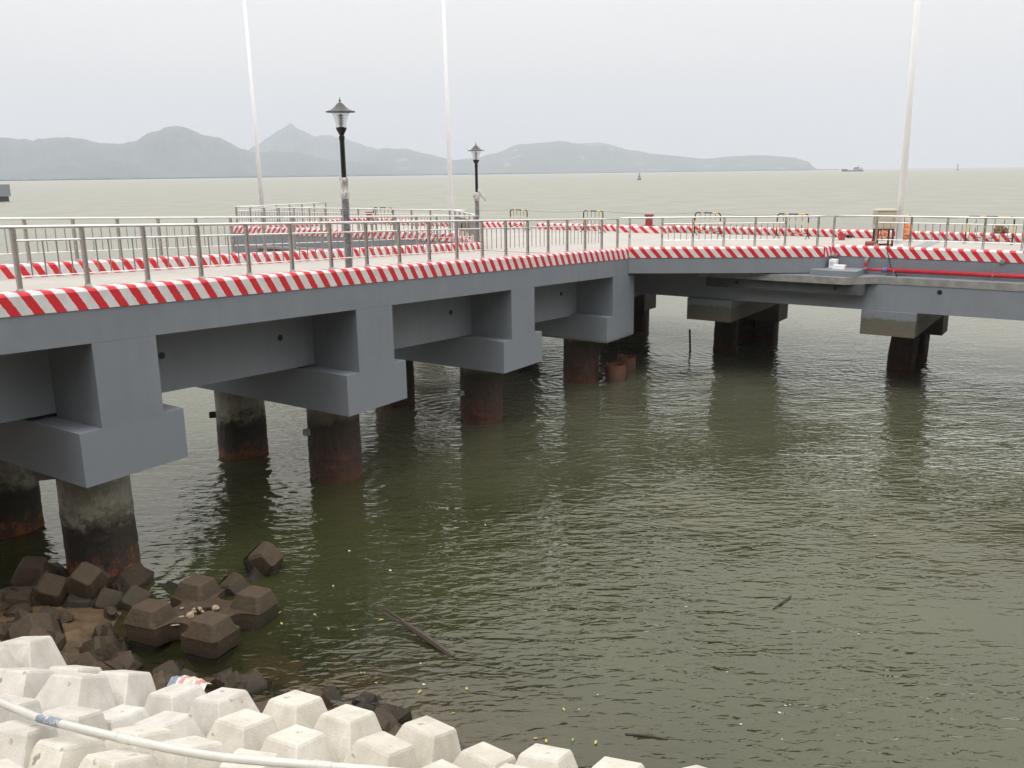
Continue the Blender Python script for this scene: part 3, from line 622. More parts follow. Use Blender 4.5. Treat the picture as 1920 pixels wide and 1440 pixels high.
# ------------------------------------------------------------------ lamp posts
def lamp_post(label, base, film=0):
    root=thing('lamp_post',label,'street lamp',base,'lamp posts on the walkway')
    B=Vector(base)
    mb=MB(); mb.lathe([(.11,0),(.11,.03),(.078,.06),(.075,1.95),(.06,2.0),(.058,3.27),(.068,3.29),(.068,3.36),(.05,3.38)],14,B); build(mb,'pole',[M_black],root,smooth=False)
    mb=MB(); 
    prof=[]; 
    n=16; rows=26; b=0; rg=random.Random(film+5)
    for i in range(rows+1):
        z=.05+1.95*i/rows
        for k in range(n):
            an=2*math.pi*k/n; r_=.094+.022*noise.noise(Vector((math.cos(an)*1.5,math.sin(an)*1.5,z*4+film*9)))
            mb.v.append(B+Vector((r_*math.cos(an),r_*math.sin(an),z)))
    for i in range(rows):
        for k in range(n):
            k2=(k+1)%n; mb.face([i*n+k,i*n+k2,(i+1)*n+k2,(i+1)*n+k])
    build(mb,'plastic_wrap',M_film,root)
    mb=MB(); n=18; rows=14; z0,z1=(1.92,2.42) if film==0 else (1.95,2.30)
    for i in range(rows+1):
        q=i/rows; z=z0+(z1-z0)*q
        for k in range(n):
            an=2*math.pi*k/n; nn_=noise.noise(Vector((math.cos(an)*2,math.sin(an)*2,z*7+film*4)))
            r_=(.09+.035*nn_+.015*math.sin(q*9)) if film==0 else (.085+.07*nn_+.05*math.sin(q*3.1))
            mb.v.append(B+Vector((r_*math.cos(an),r_*math.sin(an),z)))
    for i in range(rows):
        for k in range(n):
            k2=(k+1)%n; mb.face([i*n+k,i*n+k2,(i+1)*n+k2,(i+1)*n+k])
    if film:
        mb.tube([B+Vector((.04,0,2.4)),B+Vector((.12,-.05,2.33)),B+Vector((.2,-.06,2.18)),B+Vector((.31,-.07,2.06)),B+Vector((.36,-.06,1.93))],[.03,.09,.08,.07,.02],8)
        mb.tube([B+Vector((-.02,-.05,2.1)),B+Vector((-.12,-.07,2.2)),B+Vector((-.16,-.06,2.08))],[.05,.06,.02],8)
    build(mb,'film_bunch',M_film2,root)
    mb=MB(); mb.lathe([(.05,3.38),(.07,3.42),(.115,3.50),(.125,3.535),(.125,3.555)],16,B); build(mb,'cup',M_black,root)
    mb=MB(); mb.lathe([(.118,3.556),(.135,3.66),(.165,3.78),(.205,3.88),(.212,3.905)],20,B,cap=False); build(mb,'shade',M_glass,root,smooth=True)
    mb=MB(); mb.lathe([(.05,3.56),(.05,3.585),(.022,3.59),(.022,3.86)],12,B)
    for k in range(6):
        z=3.62+.04*k; mb.lathe([(.03,z+.018),(.07+.002*k,z),(.07+.002*k,z+.006),(.03,z+.024)],14,B,cap=False)
    build(mb,'louvre_stack',M_roofm,root)
    mb=MB(); mb.lathe([(.20,3.908),(.335,3.895),(.345,3.905),(.335,3.915),(.22,3.95),(.15,4.0),(.085,4.07),(.05,4.105),(.02,4.115)],22,B); build(mb,'roof',M_roofm,root,smooth=False)
    mb=MB(); mb.lathe([(.012,4.11),(.012,4.13),(.028,4.145),(.028,4.16),(.01,4.175),(.008,4.22),(.002,4.23)],10,B); build(mb,'finial',M_roofm,root)
    return root
lamp_post('nearer and larger black lamp post with lantern head, foot wrapped in clear plastic', W(7.98,.62,K(7.98)-.33))
lamp_post('black lamp post at the far end of the walkway with loose bunched plastic film', W(21.75,6.9,-3.03),1)

# ------------------------------------------------------------------ flagpoles
def flagpole(label,x,y,r0,h=17):
    root=thing('flagpole',label,'flagpole',(x,y,DP+H),'tall white flagpoles')
    B=Vector((x,y,DP+H)); ln=Vector((-.010*h,0,h))
    mb=MB(); mb.tube([B+Vector((0,0,.03)),B+ln*.4,B+ln],[r0,r0*.78,r0*.45],16); build(mb,'pole',M_white,root,smooth=True)
    mb=MB(); mb.lathe([(r0*1.9,0),(r0*1.9,.03),(r0*1.2,.05),(r0*1.2,.12)],16,B); build(mb,'base_plate',M_white,root)
flagpole('tall white flagpole at the right beside the beige cabinet',15.18,34.8,.142)
flagpole('tall white flagpole in the middle, behind the two lamp posts',-3.02,46.6,.125)
flagpole('tall white flagpole on the left arm, leftmost and thinnest',-15.0,54.6,.135)

# ------------------------------------------------------------------ crowd barriers
def barrier(label,s,t,rot=0,w_=1.35):
    base=W(s,t,DP); root=thing('crowd_barrier',label,'barrier',base,'black and yellow crowd barriers')
    hh=1.08; r_=.14; pts=[(-w_/2,0,.12)]
    arc=lambda cx,cz,a0,a1:[(cx+r_*math.cos(R(a)),0,cz+r_*math.sin(R(a))) for a in range(a0,a1,-15)]
    pts=[(-w_/2,0,.10),(-w_/2,0,.45),(-w_/2,0,.72)]+arc(-w_/2+r_,hh-r_,180,90)+[(-w_/2+r_,0,hh),(-.26,0,hh),(-.05,0,hh),(.18,0,hh),(.38,0,hh)]+arc(w_/2-r_,hh-r_,90,0)+[(w_/2,0,hh-r_),(w_/2,0,.72),(w_/2,0,.45),(w_/2,0,.10)]
    mb=MB()
    ycol=lambda a,b: (abs(a[0])==w_/2 and {a[2],b[2]}=={.45,.72}) or (a[2]==hh and b[2]==hh and (a[0]==-w_/2+r_ or a[0]==.18))
    for a,b in zip(pts,pts[1:]):
        if a==b: continue
        mb.cm=1 if ycol(a,b) else 0
        mb.tube([a,b],.03,8)
    f=build(mb,'frame',[M_black,M_yellow],root,origin=(0,0,0))
    for k in range(4):
        x=-w_/2+w_*(k+1)/5; q=MB(); q.tube([(x,0,.24),(x,0,.62)],.012,6); q.cm=1; q.tube([(x,0,.62),(x,0,.78)],.012,6); q.cm=0; q.tube([(x,0,.78),(x,0,hh)],.012,6)
        build(q,'upright_bar',[M_black,M_yellow],root,origin=(0,0,0))
    q=MB(); n=6
    for k in range(n):
        q.cm=k%2; q.tube([(-w_/2+w_*k/n,0,.24),(-w_/2+w_*(k+1)/n,0,.24)],.018,6)
    build(q,'bottom_bar',[M_black,M_yellow],root,origin=(0,0,0))
    for x in (-w_/2,w_/2):
        q=MB(); q.tube([(x,-.24,.0),(x,-.2,.03),(x,0,.16),(x,.2,.03),(x,.24,0)],.02,6); build(q,'foot',M_black,root,origin=(0,0,0))
    root.rotation_euler=(0,0,HEAD+math.pi/2+R(rot))
    return root
barrier('black and yellow crowd barrier on the left arm, left of the middle flagpole',33.0,22.3,8)
barrier('black and yellow crowd barrier just right of the second lamp post',32.9,12.35,-14)
barrier('black and yellow crowd barrier to the left of the dull red mooring bollard',32.9,7.75,-14)
barrier('black and yellow crowd barrier between the red bollard and the small red bucket, left one',32.75,1.5,-8)
barrier('black and yellow crowd barrier just left of the small red bucket',32.8,-2.5,-6,1.45)
barrier('black and yellow crowd barrier half hidden behind the beige cabinet and flagpole',33.0,-6.7,-4,1.5)
barrier('rightmost black and yellow crowd barrier, beside the brown sack',33.0,-10.35,-3,1.7)
barrier('crowd barrier seen edge on next to the foot of the second lamp post',22.6,7.9,95)
# thin cord strung over the barriers
mb=MB(); pts=[]
anch=[(33.0,22.3),(32.9,12.35),(32.9,7.75),(32.75,1.5),(32.8,-2.5),(33,-6.7),(33,-10.35),(33,-16)]
for (a,b) in zip(anch,anch[1:]):
    for k in range(6):
        q=k/6; pts.append(W(a[0]+(b[0]-a[0])*q,a[1]+(b[1]-a[1])*q,DP+1.1-.12*math.sin(q*math.pi)))
mb.tube(pts,.006,5); tag(build(mb,'cord',M_roofm,origin=pts[0]),'thin dark cord strung from barrier to barrier along the far kerb','cord')

# ------------------------------------------------------------------ bollards, bucket, cabinet and clutter
def bollard(label,s,t,z):
    B=W(s,t,z); root=thing('mooring_bollard',label,'bollard',B,'red mooring bollards')
    mb=MB(); mb.lathe([(.30,0),(.30,.04),(.19,.06),(.18,.48)],16,B); build(mb,'stem',M_redd,root)
    mb=MB(); mb.lathe([(.18,.482),(.24,.50),(.25,.56),(.2,.60),(.0,.61)],16,B,cap=False); build(mb,'cap',M_redd,root)
bollard('dull red mooring bollard standing behind the kerb step in the middle of the far edge',33.95+.3,5.25,DP+.3)
bollard('small red mooring bollard on the left arm behind the nearer lamp post',33.6,24.0,DP+.2)
B=W(32.76,-4.69,DP); root=thing('bucket','small red plastic bucket standing on the pale deck','bucket',B)
mb=MB(); mb.lathe([(.13,.0),(.17,.24),(.185,.25),(.185,.28),(.165,.28),(.125,.02)],18,B,cap=False); mb.face([k for k in range(17,-1,-1)]); build(mb,'bucket_body',M_bucket,root)
mb=MB(); mb.tube([B+Vector((.18*math.cos(a),.03,.26+.0*a+.12*math.sin(a))) for a in [math.pi*k/8 for k in range(9)]],.006,6); build(mb,'handle',M_postst,root)
B=W(33.6,-4.8,DP); mb=MB(); mb.tube([B+Vector((.12*math.cos(k*.9),.05*k/6,.05+.1*abs(math.sin(k*.6)))) for k in range(9)],.05,7); tag(build(mb,'rubber_fender_scrap',M_black,origin=B),'small black rubber lump lying by the far kerb beside the bucket','rubber scrap')
# cabinet on its rusty stand
C0=Vector((14.45,34.55,DP+H)); root=thing('electrical_cabinet','beige metal electrical cabinet raised on a rusty square stand beside the flagpole','cabinet',C0)
Mc=Matrix.Translation(C0)@Matrix.Rotation(R(3),4,'Z')
mb=MB(); mb.box(-.37,.37,-.2,.2,.76,1.44,Mc); build(mb,'cabinet_body',M_beige,root)
mb=MB(); mb.box(-.40,.40,-.24,.23,1.443,1.50,Mc); build(mb,'cabinet_roof',noise_mat('cream_enamel',(.62,.58,.46),(.68,.64,.52),4,.5,0),root)
d_=MB(); d_.box(-.33,.33,-.212,-.202,.80,1.40,Mc); dd=build(d_,'door',M_beige,root)
d_=MB(); d_.box(.24,.27,-.235,-.214,1.05,1.17,Mc); build(d_,'handle',M_postst,dd,origin=wloc(root))
mb=MB()
for x in (-.33,.27):
    for y in (-.2,.14): mb.box(x,x+.06,y,y+.06,0,.70,Mc)
mb.box(-.33,.33,-.2,.2,.701,.757,Mc); mb.box(-.269,.269,-.19,-.15,.12,.17,Mc); mb.box(-.269,.269,.15,.19,.12,.17,Mc)
build(mb,'stand',M_rust,root)
mb=MB(); mb.tube([Mc@Vector((-.36,-.02,1.3)),Mc@Vector((-.42,-.05,1.25)),Mc@Vector((-.44,-.05,1.0)),Mc@Vector((-.2,-.15,.7)),Mc@Vector((-.12,-.2,.3))],.012,6); build(mb,'conduit',M_black,root)
# orange hose coil in front of the kerb, float, sack
B=W(33.2,-6.3,DP); mb=MB(); pts=[B+Vector((.24*math.cos(k*.55)*(1+.1*math.sin(k)),.14*math.sin(k*.55),.08+.012*k+.05*math.sin(k*1.7))) for k in range(34)]
mb.tube(pts,.03,7); tag(build(mb,'hose_coil',M_orange,origin=B),'tangled orange hose lying on the deck behind the cabinet stand','hose')
B=W(33.5,-7.15,DP); root=thing('life_jacket','crumpled orange life jacket propped upright on the kerb just right of the flagpole','life jacket',B)
def blob(mb,c,rx,ry,rz,seed,n=12,rows=8,am=.3):
    b=len(mb.v); c=Vector(c)
    for i in range(rows+1):
        th=math.pi*i/rows
        for k in range(n):
            an=2*math.pi*k/n; d=Vector((math.sin(th)*math.cos(an),math.sin(th)*math.sin(an),math.cos(th)))
            q=1+am*noise.noise(d*1.7+Vector((seed,seed*2,0)))+am*.4*noise.noise(d*4+Vector((seed,0,1)))
            mb.v.append(c+Vector((d.x*rx*q,d.y*ry*q,d.z*rz*q)))
    for i in range(rows):
        for k in range(n):
            k2=(k+1)%n; mb.face([b+i*n+k,b+(i+1)*n+k,b+(i+1)*n+k2,b+i*n+k2])
mb=MB(); blob(mb,B+Vector((0,0,.38)),.17,.1,.36,2,14,12,.5); build(mb,'foam_panel',M_orange,root)
mb=MB(); blob(mb,B+Vector((-.08,-.03,.66)),.10,.08,.13,4,10,8,.5); build(mb,'collar',M_orange,root)
mb=MB(); mb.tube([B+Vector((-.15,-.12,.3)),B+Vector((0,-.17,.32)),B+Vector((.15,-.1,.33))],.015,6); build(mb,'strap',M_foam,root)
B=W(34.7,-10.6,KP); mb=MB(); blob(mb,B+Vector((0,0,.1)),.30,.18,.2,6,14,10,.5); tag(build(mb,'sack',noise_mat('brown_sacking',(.10,.07,.045),(.22,.15,.09),14,.9,.4,30),origin=B),'lumpy brown sack lying on the far kerb behind the rightmost barrier','sack')
# red pump on the deck edge with its cables
B=W(26.4,-7.3,DP+.02); root=thing('water_pump','small dull red water pump on the deck below the cabinet','pump',B)
mb=MB(); mb.tube([B+Vector((-.16,0,.32)),B+Vector((.16,0,.32))],.13,14); mb.box(-.1,.1,-.1,.1,0,.2,Matrix.Translation(B)); build(mb,'pump_body',M_redd,root)
mb=MB(); mb.tube([B+Vector((.16,0,.32)),B+Vector((.26,0,.32)),B+Vector((.26,0,.05))],.03,8); build(mb,'outlet',M_yellow,root)
pts=[W(26.3,-8.0,DP+.1),W(26.0,-8.0,KP+.02),W(25.72,-8.02,KP+.005),W(25.68,-8.05,KP-.2),W(25.66,-8.2,-3.4),W(25.35,-8.5,-3.62),W(25.1,-8.5,-3.65)]
mb=MB(); mb.tube(pts,.014,6); tag(build(mb,'cable',M_black,origin=pts[0]),'black cable hanging over the striped kerb down to the red pipe','cable')
# red pipe
P0=W(25.45,-7.38,0); root=thing('red_pipe','bright red fire water pipe running along the wall of the right arm','pipe',W(25.5,-7.5,-3.66))
zr=-3.50
mb=MB(); mb.tube([W(25.5,-8.1,zr+.02),W(25.5,-38,zr)],.075,14); build(mb,'main_pipe',M_red,root,smooth=True)
mb=MB(); mb.tube([W(25.5,-7.42,zr+.02),W(25.5,-8.1,zr+.02)],.048,12); build(mb,'branch_pipe',M_red,root,smooth=True)
mb=MB(); mb.tube([W(25.5,-7.96,zr+.02),W(25.5,-8.12,zr+.02)],.088,12); build(mb,'coupling',noise_mat('blue_coupling',(.08,.10,.22),(.12,.15,.30),5,.5,0),root)
mb=MB(); mb.tube([W(25.5,-7.38,zr+.10),W(25.5,-7.38,zr+.26)],.05,12); build(mb,'riser',M_red,root)
mb=MB(); mb.tube([W(25.5,-7.42,zr+.02),W(25.5,-7.38,zr+.04),W(25.5,-7.38,zr+.10)],.062,12); mb.tube([W(25.5,-7.38,zr+.26),W(25.5,-7.38,zr+.33),W(25.56,-7.39,zr+.38),W(25.76,-7.39,zr+.38)],.058,12); build(mb,'elbow',M_rawc,root)
for t_ in (-8.35,-11.4,-14.4,-17.5):
    mb=MB(); mb.tube([W(25.5,t_-.02,zr),W(25.5,t_+.02,zr)],.082,12); mb.tube([W(25.5,t_,zr+.06),W(25.5,t_,-3.2),W(25.74,t_,-3.18)],.008,5); mb.st(25.47,25.53,t_-.03,t_+.03,-3.66,zr-.07); build(mb,'clamp',M_rawc,root)
# two small white boxes on the plinth
for lab,(a,b,c,d,z) in (('small upright white box standing on the plinth by the wall',(25.25,25.6,-6.42,-6.18,.30)),('small white carton lying on its side on the plinth',(24.95,25.2,-6.80,-6.40,.14))):
    B=W((a+b)/2,(c+d)/2,-3.47); root=thing('box',lab,'box',B,'small white boxes')
    mb=MB(); mb.st(a,b,c,d,-3.468,-3.468+z); build(mb,'carton',M_white,root)
    mb=MB()
    mb.st(a-.004,a-.001,c+.03,d-.03,-3.468+z*.25,-3.468+z*.75) if z>.2 else mb.st(a+.02,b-.02,c-.004,c-.001,-3.468+z*.2,-3.468+z*.8)
    build(mb,'printed_end',M_yellow if z<.2 else M_foam,root)

# ------------------------------------------------------------------ broken casings and rods in the water
for lab,P,r_,h in (('broken open steel casing in rust red, nearer of the two by the corner column',(3.93,32.6),.38,.62),('rusty broken casing stub just behind the first',(4.55,34.2),.36,.60)):
    root=thing('steel_casing',lab,'casing',(P[0],P[1],0),'broken steel casings in the water')
    mb=MB(); n=26; b=0
    zt=[h*(1+.12*noise.noise(Vector((k*.5,P[0],0)))) for k in range(n)]
    for rr2,inner in ((r_,0),(r_-.03,1)):
        for lv in (-1,0,1):
            for k in range(n):
                an=2*math.pi*k/n; z=-1 if lv==-1 else (0.3 if lv==0 else zt[k]); q=rr2*(1+.04*noise.noise(Vector((k*.7,lv,P[0]))))
                mb.v.append(Vector((P[0]+q*math.cos(an),P[1]+q*math.sin(an),z)))
    for i in range(2):
        for k in range(n):
            k2=(k+1)%n; mb.face([i*n+k,i*n+k2,(i+1)*n+k2,(i+1)*n+k]); mb.face([(3+i)*n+k2,(3+i)*n+k,(4+i)*n+k,(4+i)*n+k2])
    for k in range(n): k2=(k+1)%n; mb.face([2*n+k,2*n+k2,5*n+k2,5*n+k])
    build(mb,'casing_wall',M_casing,root)
mb=MB(); mb.tube([(7.92,38.3,-.5),(7.85,38.3,.9)],.045,7); tag(build(mb,'post_in_water',M_wood,origin=(7.9,38.3,0)),'thin dark stake standing up out of the water under the right arm','stake')

# floating debris
def px_water(x,y):
    d=fwd+(x-960)/1655*r2-(y-720)/1655*u2; k=-H/d.z; return Vector((d.x*k,d.y*k,0))
a=Vector((-2.30,14.25,.22)); b=Vector((-1.02,13.05,.0)); root=thing('driftwood','long dark plank with two splintered prongs rising from the water','driftwood',((a+b)/2)*1)
dr=(b-a)
mb=MB(); mb.tube([a+dr*.25,a+dr*.5,a+dr*.75,b+Vector((0,0,-.02))],[.032,.055,.055,.045],6); build(mb,'plank',M_wood,root)
mb=MB(); mb.tube([a+Vector((0,.03,.0)),a+dr*.3+Vector((0,.01,.01))],[.015,.028],6); build(mb,'prong',M_wood,root)
mb=MB(); mb.tube([a+Vector((-.03,-.07,-.02)),a+dr*.3+Vector((-.01,-.02,-.02))],[.012,.022],6); build(mb,'prong',M_wood,root)
mb=MB(); q0=px_water(1172,1377); q1=px_water(1252,1386); mb.tube([q0+Vector((0,0,.01)),(q0+q1)/2+Vector((0,.01,.015)),q1],[.018,.02,.018],7); mb.tube([(q0+q1)/2,(q0+q1)/2+Vector((.03,.05,.03))],[.015,.008],5)
tag(build(mb,'branch',M_wood,origin=(q0+q1)/2),'short dark floating branch near the bottom edge','branch')
mb=MB(); q0=px_water(1450,1142); q1=px_water(1484,1118); mb.tube([q0+Vector((0,0,.01)),(q0+q1)/2+Vector((.02,.0,.03)),q1+Vector((0,0,.02))],[.012,.016,.01],6)
tag(build(mb,'twig',M_wood,origin=(q0+q1)/2),'thin dark twig floating alone in the open green water','twig')
rg=random.Random(11)
leafm=[]
for m_ in (M_leafy,M_leafg):
    mb=MB(); prof=[(0,-.06),(.018,-.03),(.024,0),(.018,.03),(0,.065)]
    v=[Vector((x,y,.004+.006*abs(x)/.02)) for x,y in prof]+[Vector((-x,y,.004+.006*abs(x)/.02)) for x,y in prof[1:-1]]
    mb.v=v+[p+Vector((0,0,.003)) for p in v]; n=len(v); order=[0,1,2,3,4,7,6,5]
    mb.face(order[::-1]); mb.face([i+n for i in order])
    for i in range(8): a_,b_=order[i],order[(i+1)%8]; mb.face([a_,b_,b_+n,a_+n])
    leafm.append(mb.mesh('leaf',m_))
LV=[(195,1106,0),(525,1149,0),(460,1148,1),(452,1160,1),(590,1153,1),(616,1180,1),(528,1170,0),(561,1192,1),(307,1189,0),(404,1194,0),(705,1281,0),(677,1262,1),(674,1316,1),(1057,1331,0),(787,1298,0),(875,1292,0),(1024,1390,0),(1074,1388,1),(910,985,1),(715,1163,0),(850,1338,1),(1004,1385,0),(662,1182,1),(1640,1005,0),(1117,1393,0),(500,1165,1),(1610,1190,1)]
for i,(x,y,k) in enumerate(LV):
    o=link('leaf',leafm[k],None,px_water(x,y)+Vector((0,0,.006))); o.rotation_euler=(0,0,rg.random()*6.28); s_=.5+.4*rg.random(); o.scale=(s_,s_,s_)
    tag(o,('small yellow leaf floating on the green water','small green leaf floating on the green water')[k],'leaf',('floating yellow leaves','floating green leaves')[k])
cr=MB(); blob(cr,(0,0,.006),.013,.011,.008,1,7,5,.4); CR=cr.mesh('scrap',M_foam)
for i in range(24):
    x=rg.uniform(560,1500); y=rg.uniform(1010,1400) if i%2 else rg.uniform(1250,1430)
    if y>1230+ (x-560)*.33 and x<1250: continue
    o=link('scrap',CR,None,px_water(x,y)); s_=.6+1.2*rg.random(); o.scale=(s_*1.5,s_,s_); o.rotation_euler=(0,0,rg.random()*3)
    tag(o,'tiny white scrap floating on the green water','scrap','floating white scraps')

# ------------------------------------------------------------------ rock armour
LU=Vector((-.951,.308,0)); LV_=Vector((-.308,-.951,0)); SL=R(18)
def SP(a,b,off=0.0):                        # point on the plane of the stub tops; a along the shore, b up the slope (horizontal)
    z=1.7+b*math.tan(SL)
    return Vector((1.16,7.95,0))+LU*a+LV_*b+Vector((0,0,z))
up_s=(LV_*math.cos(SL)+Vector((0,0,math.sin(SL)))); nrm=Vector((-LV_.x*math.sin(SL),-LV_.y*math.sin(SL),math.cos(SL)))
def armour_mesh(name,m_,both=True,hs=.46,seed=0,hb=.335,ht=.235,cf=.27,sp=.54,sc3=1.0):
    mb=MB(); out_=[]
    q=[(.50,0),(.52,.10),(.60,.18),(.74,.22),(.87,.24),(.87,.80),(.80,.87),(.24,.87),(.22,.74),(.18,.60),(.10,.52)]
    for r_ in range(4):
        for x,y in q:
            for _ in range(r_): x,y=-y,x
            out_.append((x*sc3,y*sc3))
    n=len(out_); th=.17
    def hole(x,y):
        a_=math.atan2(y,x); r_=.19/max(abs(math.cos(a_-math.pi/4)),abs(math.sin(a_-math.pi/4)))*.75; return (r_*math.cos(a_),r_*math.sin(a_))
    for z in (th,-th):
        for p in out_: mb.v.append(Vector((p[0]*(1 if z>0 else .97),p[1]*(1 if z>0 else .97),z)))
        for p in out_: h_=hole(*p); mb.v.append(Vector((h_[0],h_[1],z)))
    for i in range(n):
        j=(i+1)%n
        mb.face([i,j,n+j,n+i][::-1]); mb.face([2*n+i,2*n+j,3*n+j,3*n+i]); mb.face([j,i,2*n+i,2*n+j][::-1][::-1]); mb.face([n+i,n+j,3*n+j,3*n+i][::-1])
    rg=random.Random(seed)
    for sx in (1,-1):
        for sy in (1,-1):
            for dz in ((1,-1) if both else (1,)):
                b=len(mb.v); cx,cy=sp*sx,sp*sy
                def ring(h_,c,z,ox=0,oy=0):
                    pts=[(h_,-h_+c),(h_,h_-c),(h_-c,h_),(-h_+c,h_),(-h_,h_-c),(-h_,-h_+c),(-h_+c,-h_),(h_-c,-h_)]
                    return [Vector((cx+ox+x,cy+oy+y,z*dz)) for x,y in pts]
                jx,jy=rg.uniform(-.01,.01),rg.uniform(-.01,.01)
                mb.v+=ring(hb,hb*cf,th-.01)+ring(ht,ht*cf,th+hs*.95,jx,jy)+ring(ht-.02,ht*cf,th+hs,jx,jy)
                for lv in range(2):
                    for k in range(8):
                        k2=(k+1)%8; f=[b+lv*8+k,b+lv*8+k2,b+lv*8+8+k2,b+lv*8+8+k]; mb.face(f if dz>0 else f[::-1])
                f=[b+16+k for k in range(8)]; mb.face(f if dz>0 else f[::-1])
    return mb.mesh(name,m_)
AW=[armour_mesh('armour_block',M_armour,False,.60,k,.455,.26,.06,.462,1.08) for k in range(4)]
AB=[armour_mesh('wet_armour_block',M_wet,True,.27,9,.36,.25,.22,.66,1.16),armour_mesh('wet_armour_block',M_wet,True,.38,10,.38,.24,.25,.60,1.12)]
def bevel(o,w_=.012):
    md=o.modifiers.new('bevel','BEVEL'); md.width=w_; md.segments=2; md.limit_method='ANGLE'; md.angle_limit=R(25)
rg=random.Random(21)
ORD=['first','second','third','fourth','fifth','sixth','seventh','eighth','ninth','tenth']
ROWN=['the row nearest the water','the second row up','the third row up','the fourth row up','the top row']
BP=1.50
for r_ in range(5):
    bc=[.62,2.04,3.46,4.88,6.2][r_]; n=[9,8,7,5,4][r_]; a0=[9.5,8.9,7.7,6.6,5.5][r_]
    for k in range(n):
        a=a0-BP*k+rg.uniform(-.04,.04)
        c=SP(a,bc+rg.uniform(-.04,.04))-nrm*((.60+.17)*.835-.10+rg.uniform(-.10,.10))
        o=link('armour_block',AW[rg.randrange(4)],None,c)
        Mx=Matrix((-LU,-up_s,(-LU).cross(-up_s))).transposed()
        jit=Matrix.Rotation(R(rg.uniform(-13,13)),3,'Z')@Matrix.Rotation(R(rg.uniform(-11,11)),3,'X')@Matrix.Rotation(R(rg.uniform(-11,11)),3,'Y')@Matrix.Rotation(R(-4+90*rg.randrange(4)),3,'Z')
        o.rotation_euler=(Mx@jit).to_euler(); o.scale=(.835,.835,.835); bevel(o,.007)
        tag(o,'white four-legged armour block, %s from the left in %s'%(ORD[k],ROWN[r_]),'armour block','white concrete armour blocks on the bank')
def mound(a,b):
    c_=lambda v: max(0,min(1,v))
    return .50*c_((a-9.0)/1.0)*c_((b+6.5)/1.5)*c_((-b-.4)/1.2)+.20*c_((a-3.5)/2)*c_((b+2.6)/.9)*c_((-b-.4)/.6)*(1-c_((a-9.0)/1.0))
# bank under the blocks and the muddy toe below the water
mb=MB(); prof=[(-40,-8),(-9,-2.6),(-7.4,-1.75),(-6.5,-1.3),(-5.6,-.95),(-5,-.75),(-3.2,-.34),(-2.4,-.20),(-1.6,-.10),(-.9,.22),(-.2,.45),(.4,.62),(2,1.15),(4,1.8),(6.3,2.6),(6.9,2.9),(6.98,5.7)]
na=60
for i in range(na+1):
    a=-30+60*i/na
    for (b,z) in prof:
        p=Vector((1.16,7.95,0))+LU*a+LV_*b; nn_=noise.noise(Vector((a*.8,b*.8,0)))
        mb.v.append(Vector((p.x,p.y,z+.12*nn_*(1 if b<5.5 else 0)+mound(a,b))))
m_=len(prof)
for i in range(na):
    for j in range(m_-1): b=i*m_+j; mb.face([b,b+1,b+m_+1,b+m_])
tag(build(mb,'bank',M_bed),kind='structure')
mb=MB(); p=[Vector((1.16,7.95,0))+LU*a+LV_*b for a,b in ((-30,6.9),(30,6.9),(30,16),(-30,16))]
mb.prism([(q.x,q.y) for q in p],5.5,6.02); tag(build(mb,'promenade',M_rawc),kind='structure')
mb=MB(); mb.box(-500,500,-300,-8.2,-2,5.9); tag(build(mb,'added_ground',M_bed),kind='structure')  # land added behind the camera to help darken the pier's underside
mb=MB(); rgt=random.Random(8)  # trees added out of view to block low sky and darken the pier's underside
M_tree=noise_mat('dark_foliage',(.02,.035,.012),(.06,.085,.03),1.5,.8,.6,6)
for i in range(60):
    blob(mb,(-180+i*6+rgt.uniform(-2,2),-30+rgt.uniform(-4,4),16),5.5,5,rgt.uniform(12,16),i*1.3,12,9,.5)
tag(build(mb,'added_tree_belt',M_tree),'unseen belt of trees added behind the viewer to darken the pier underside','trees',kind='stuff')

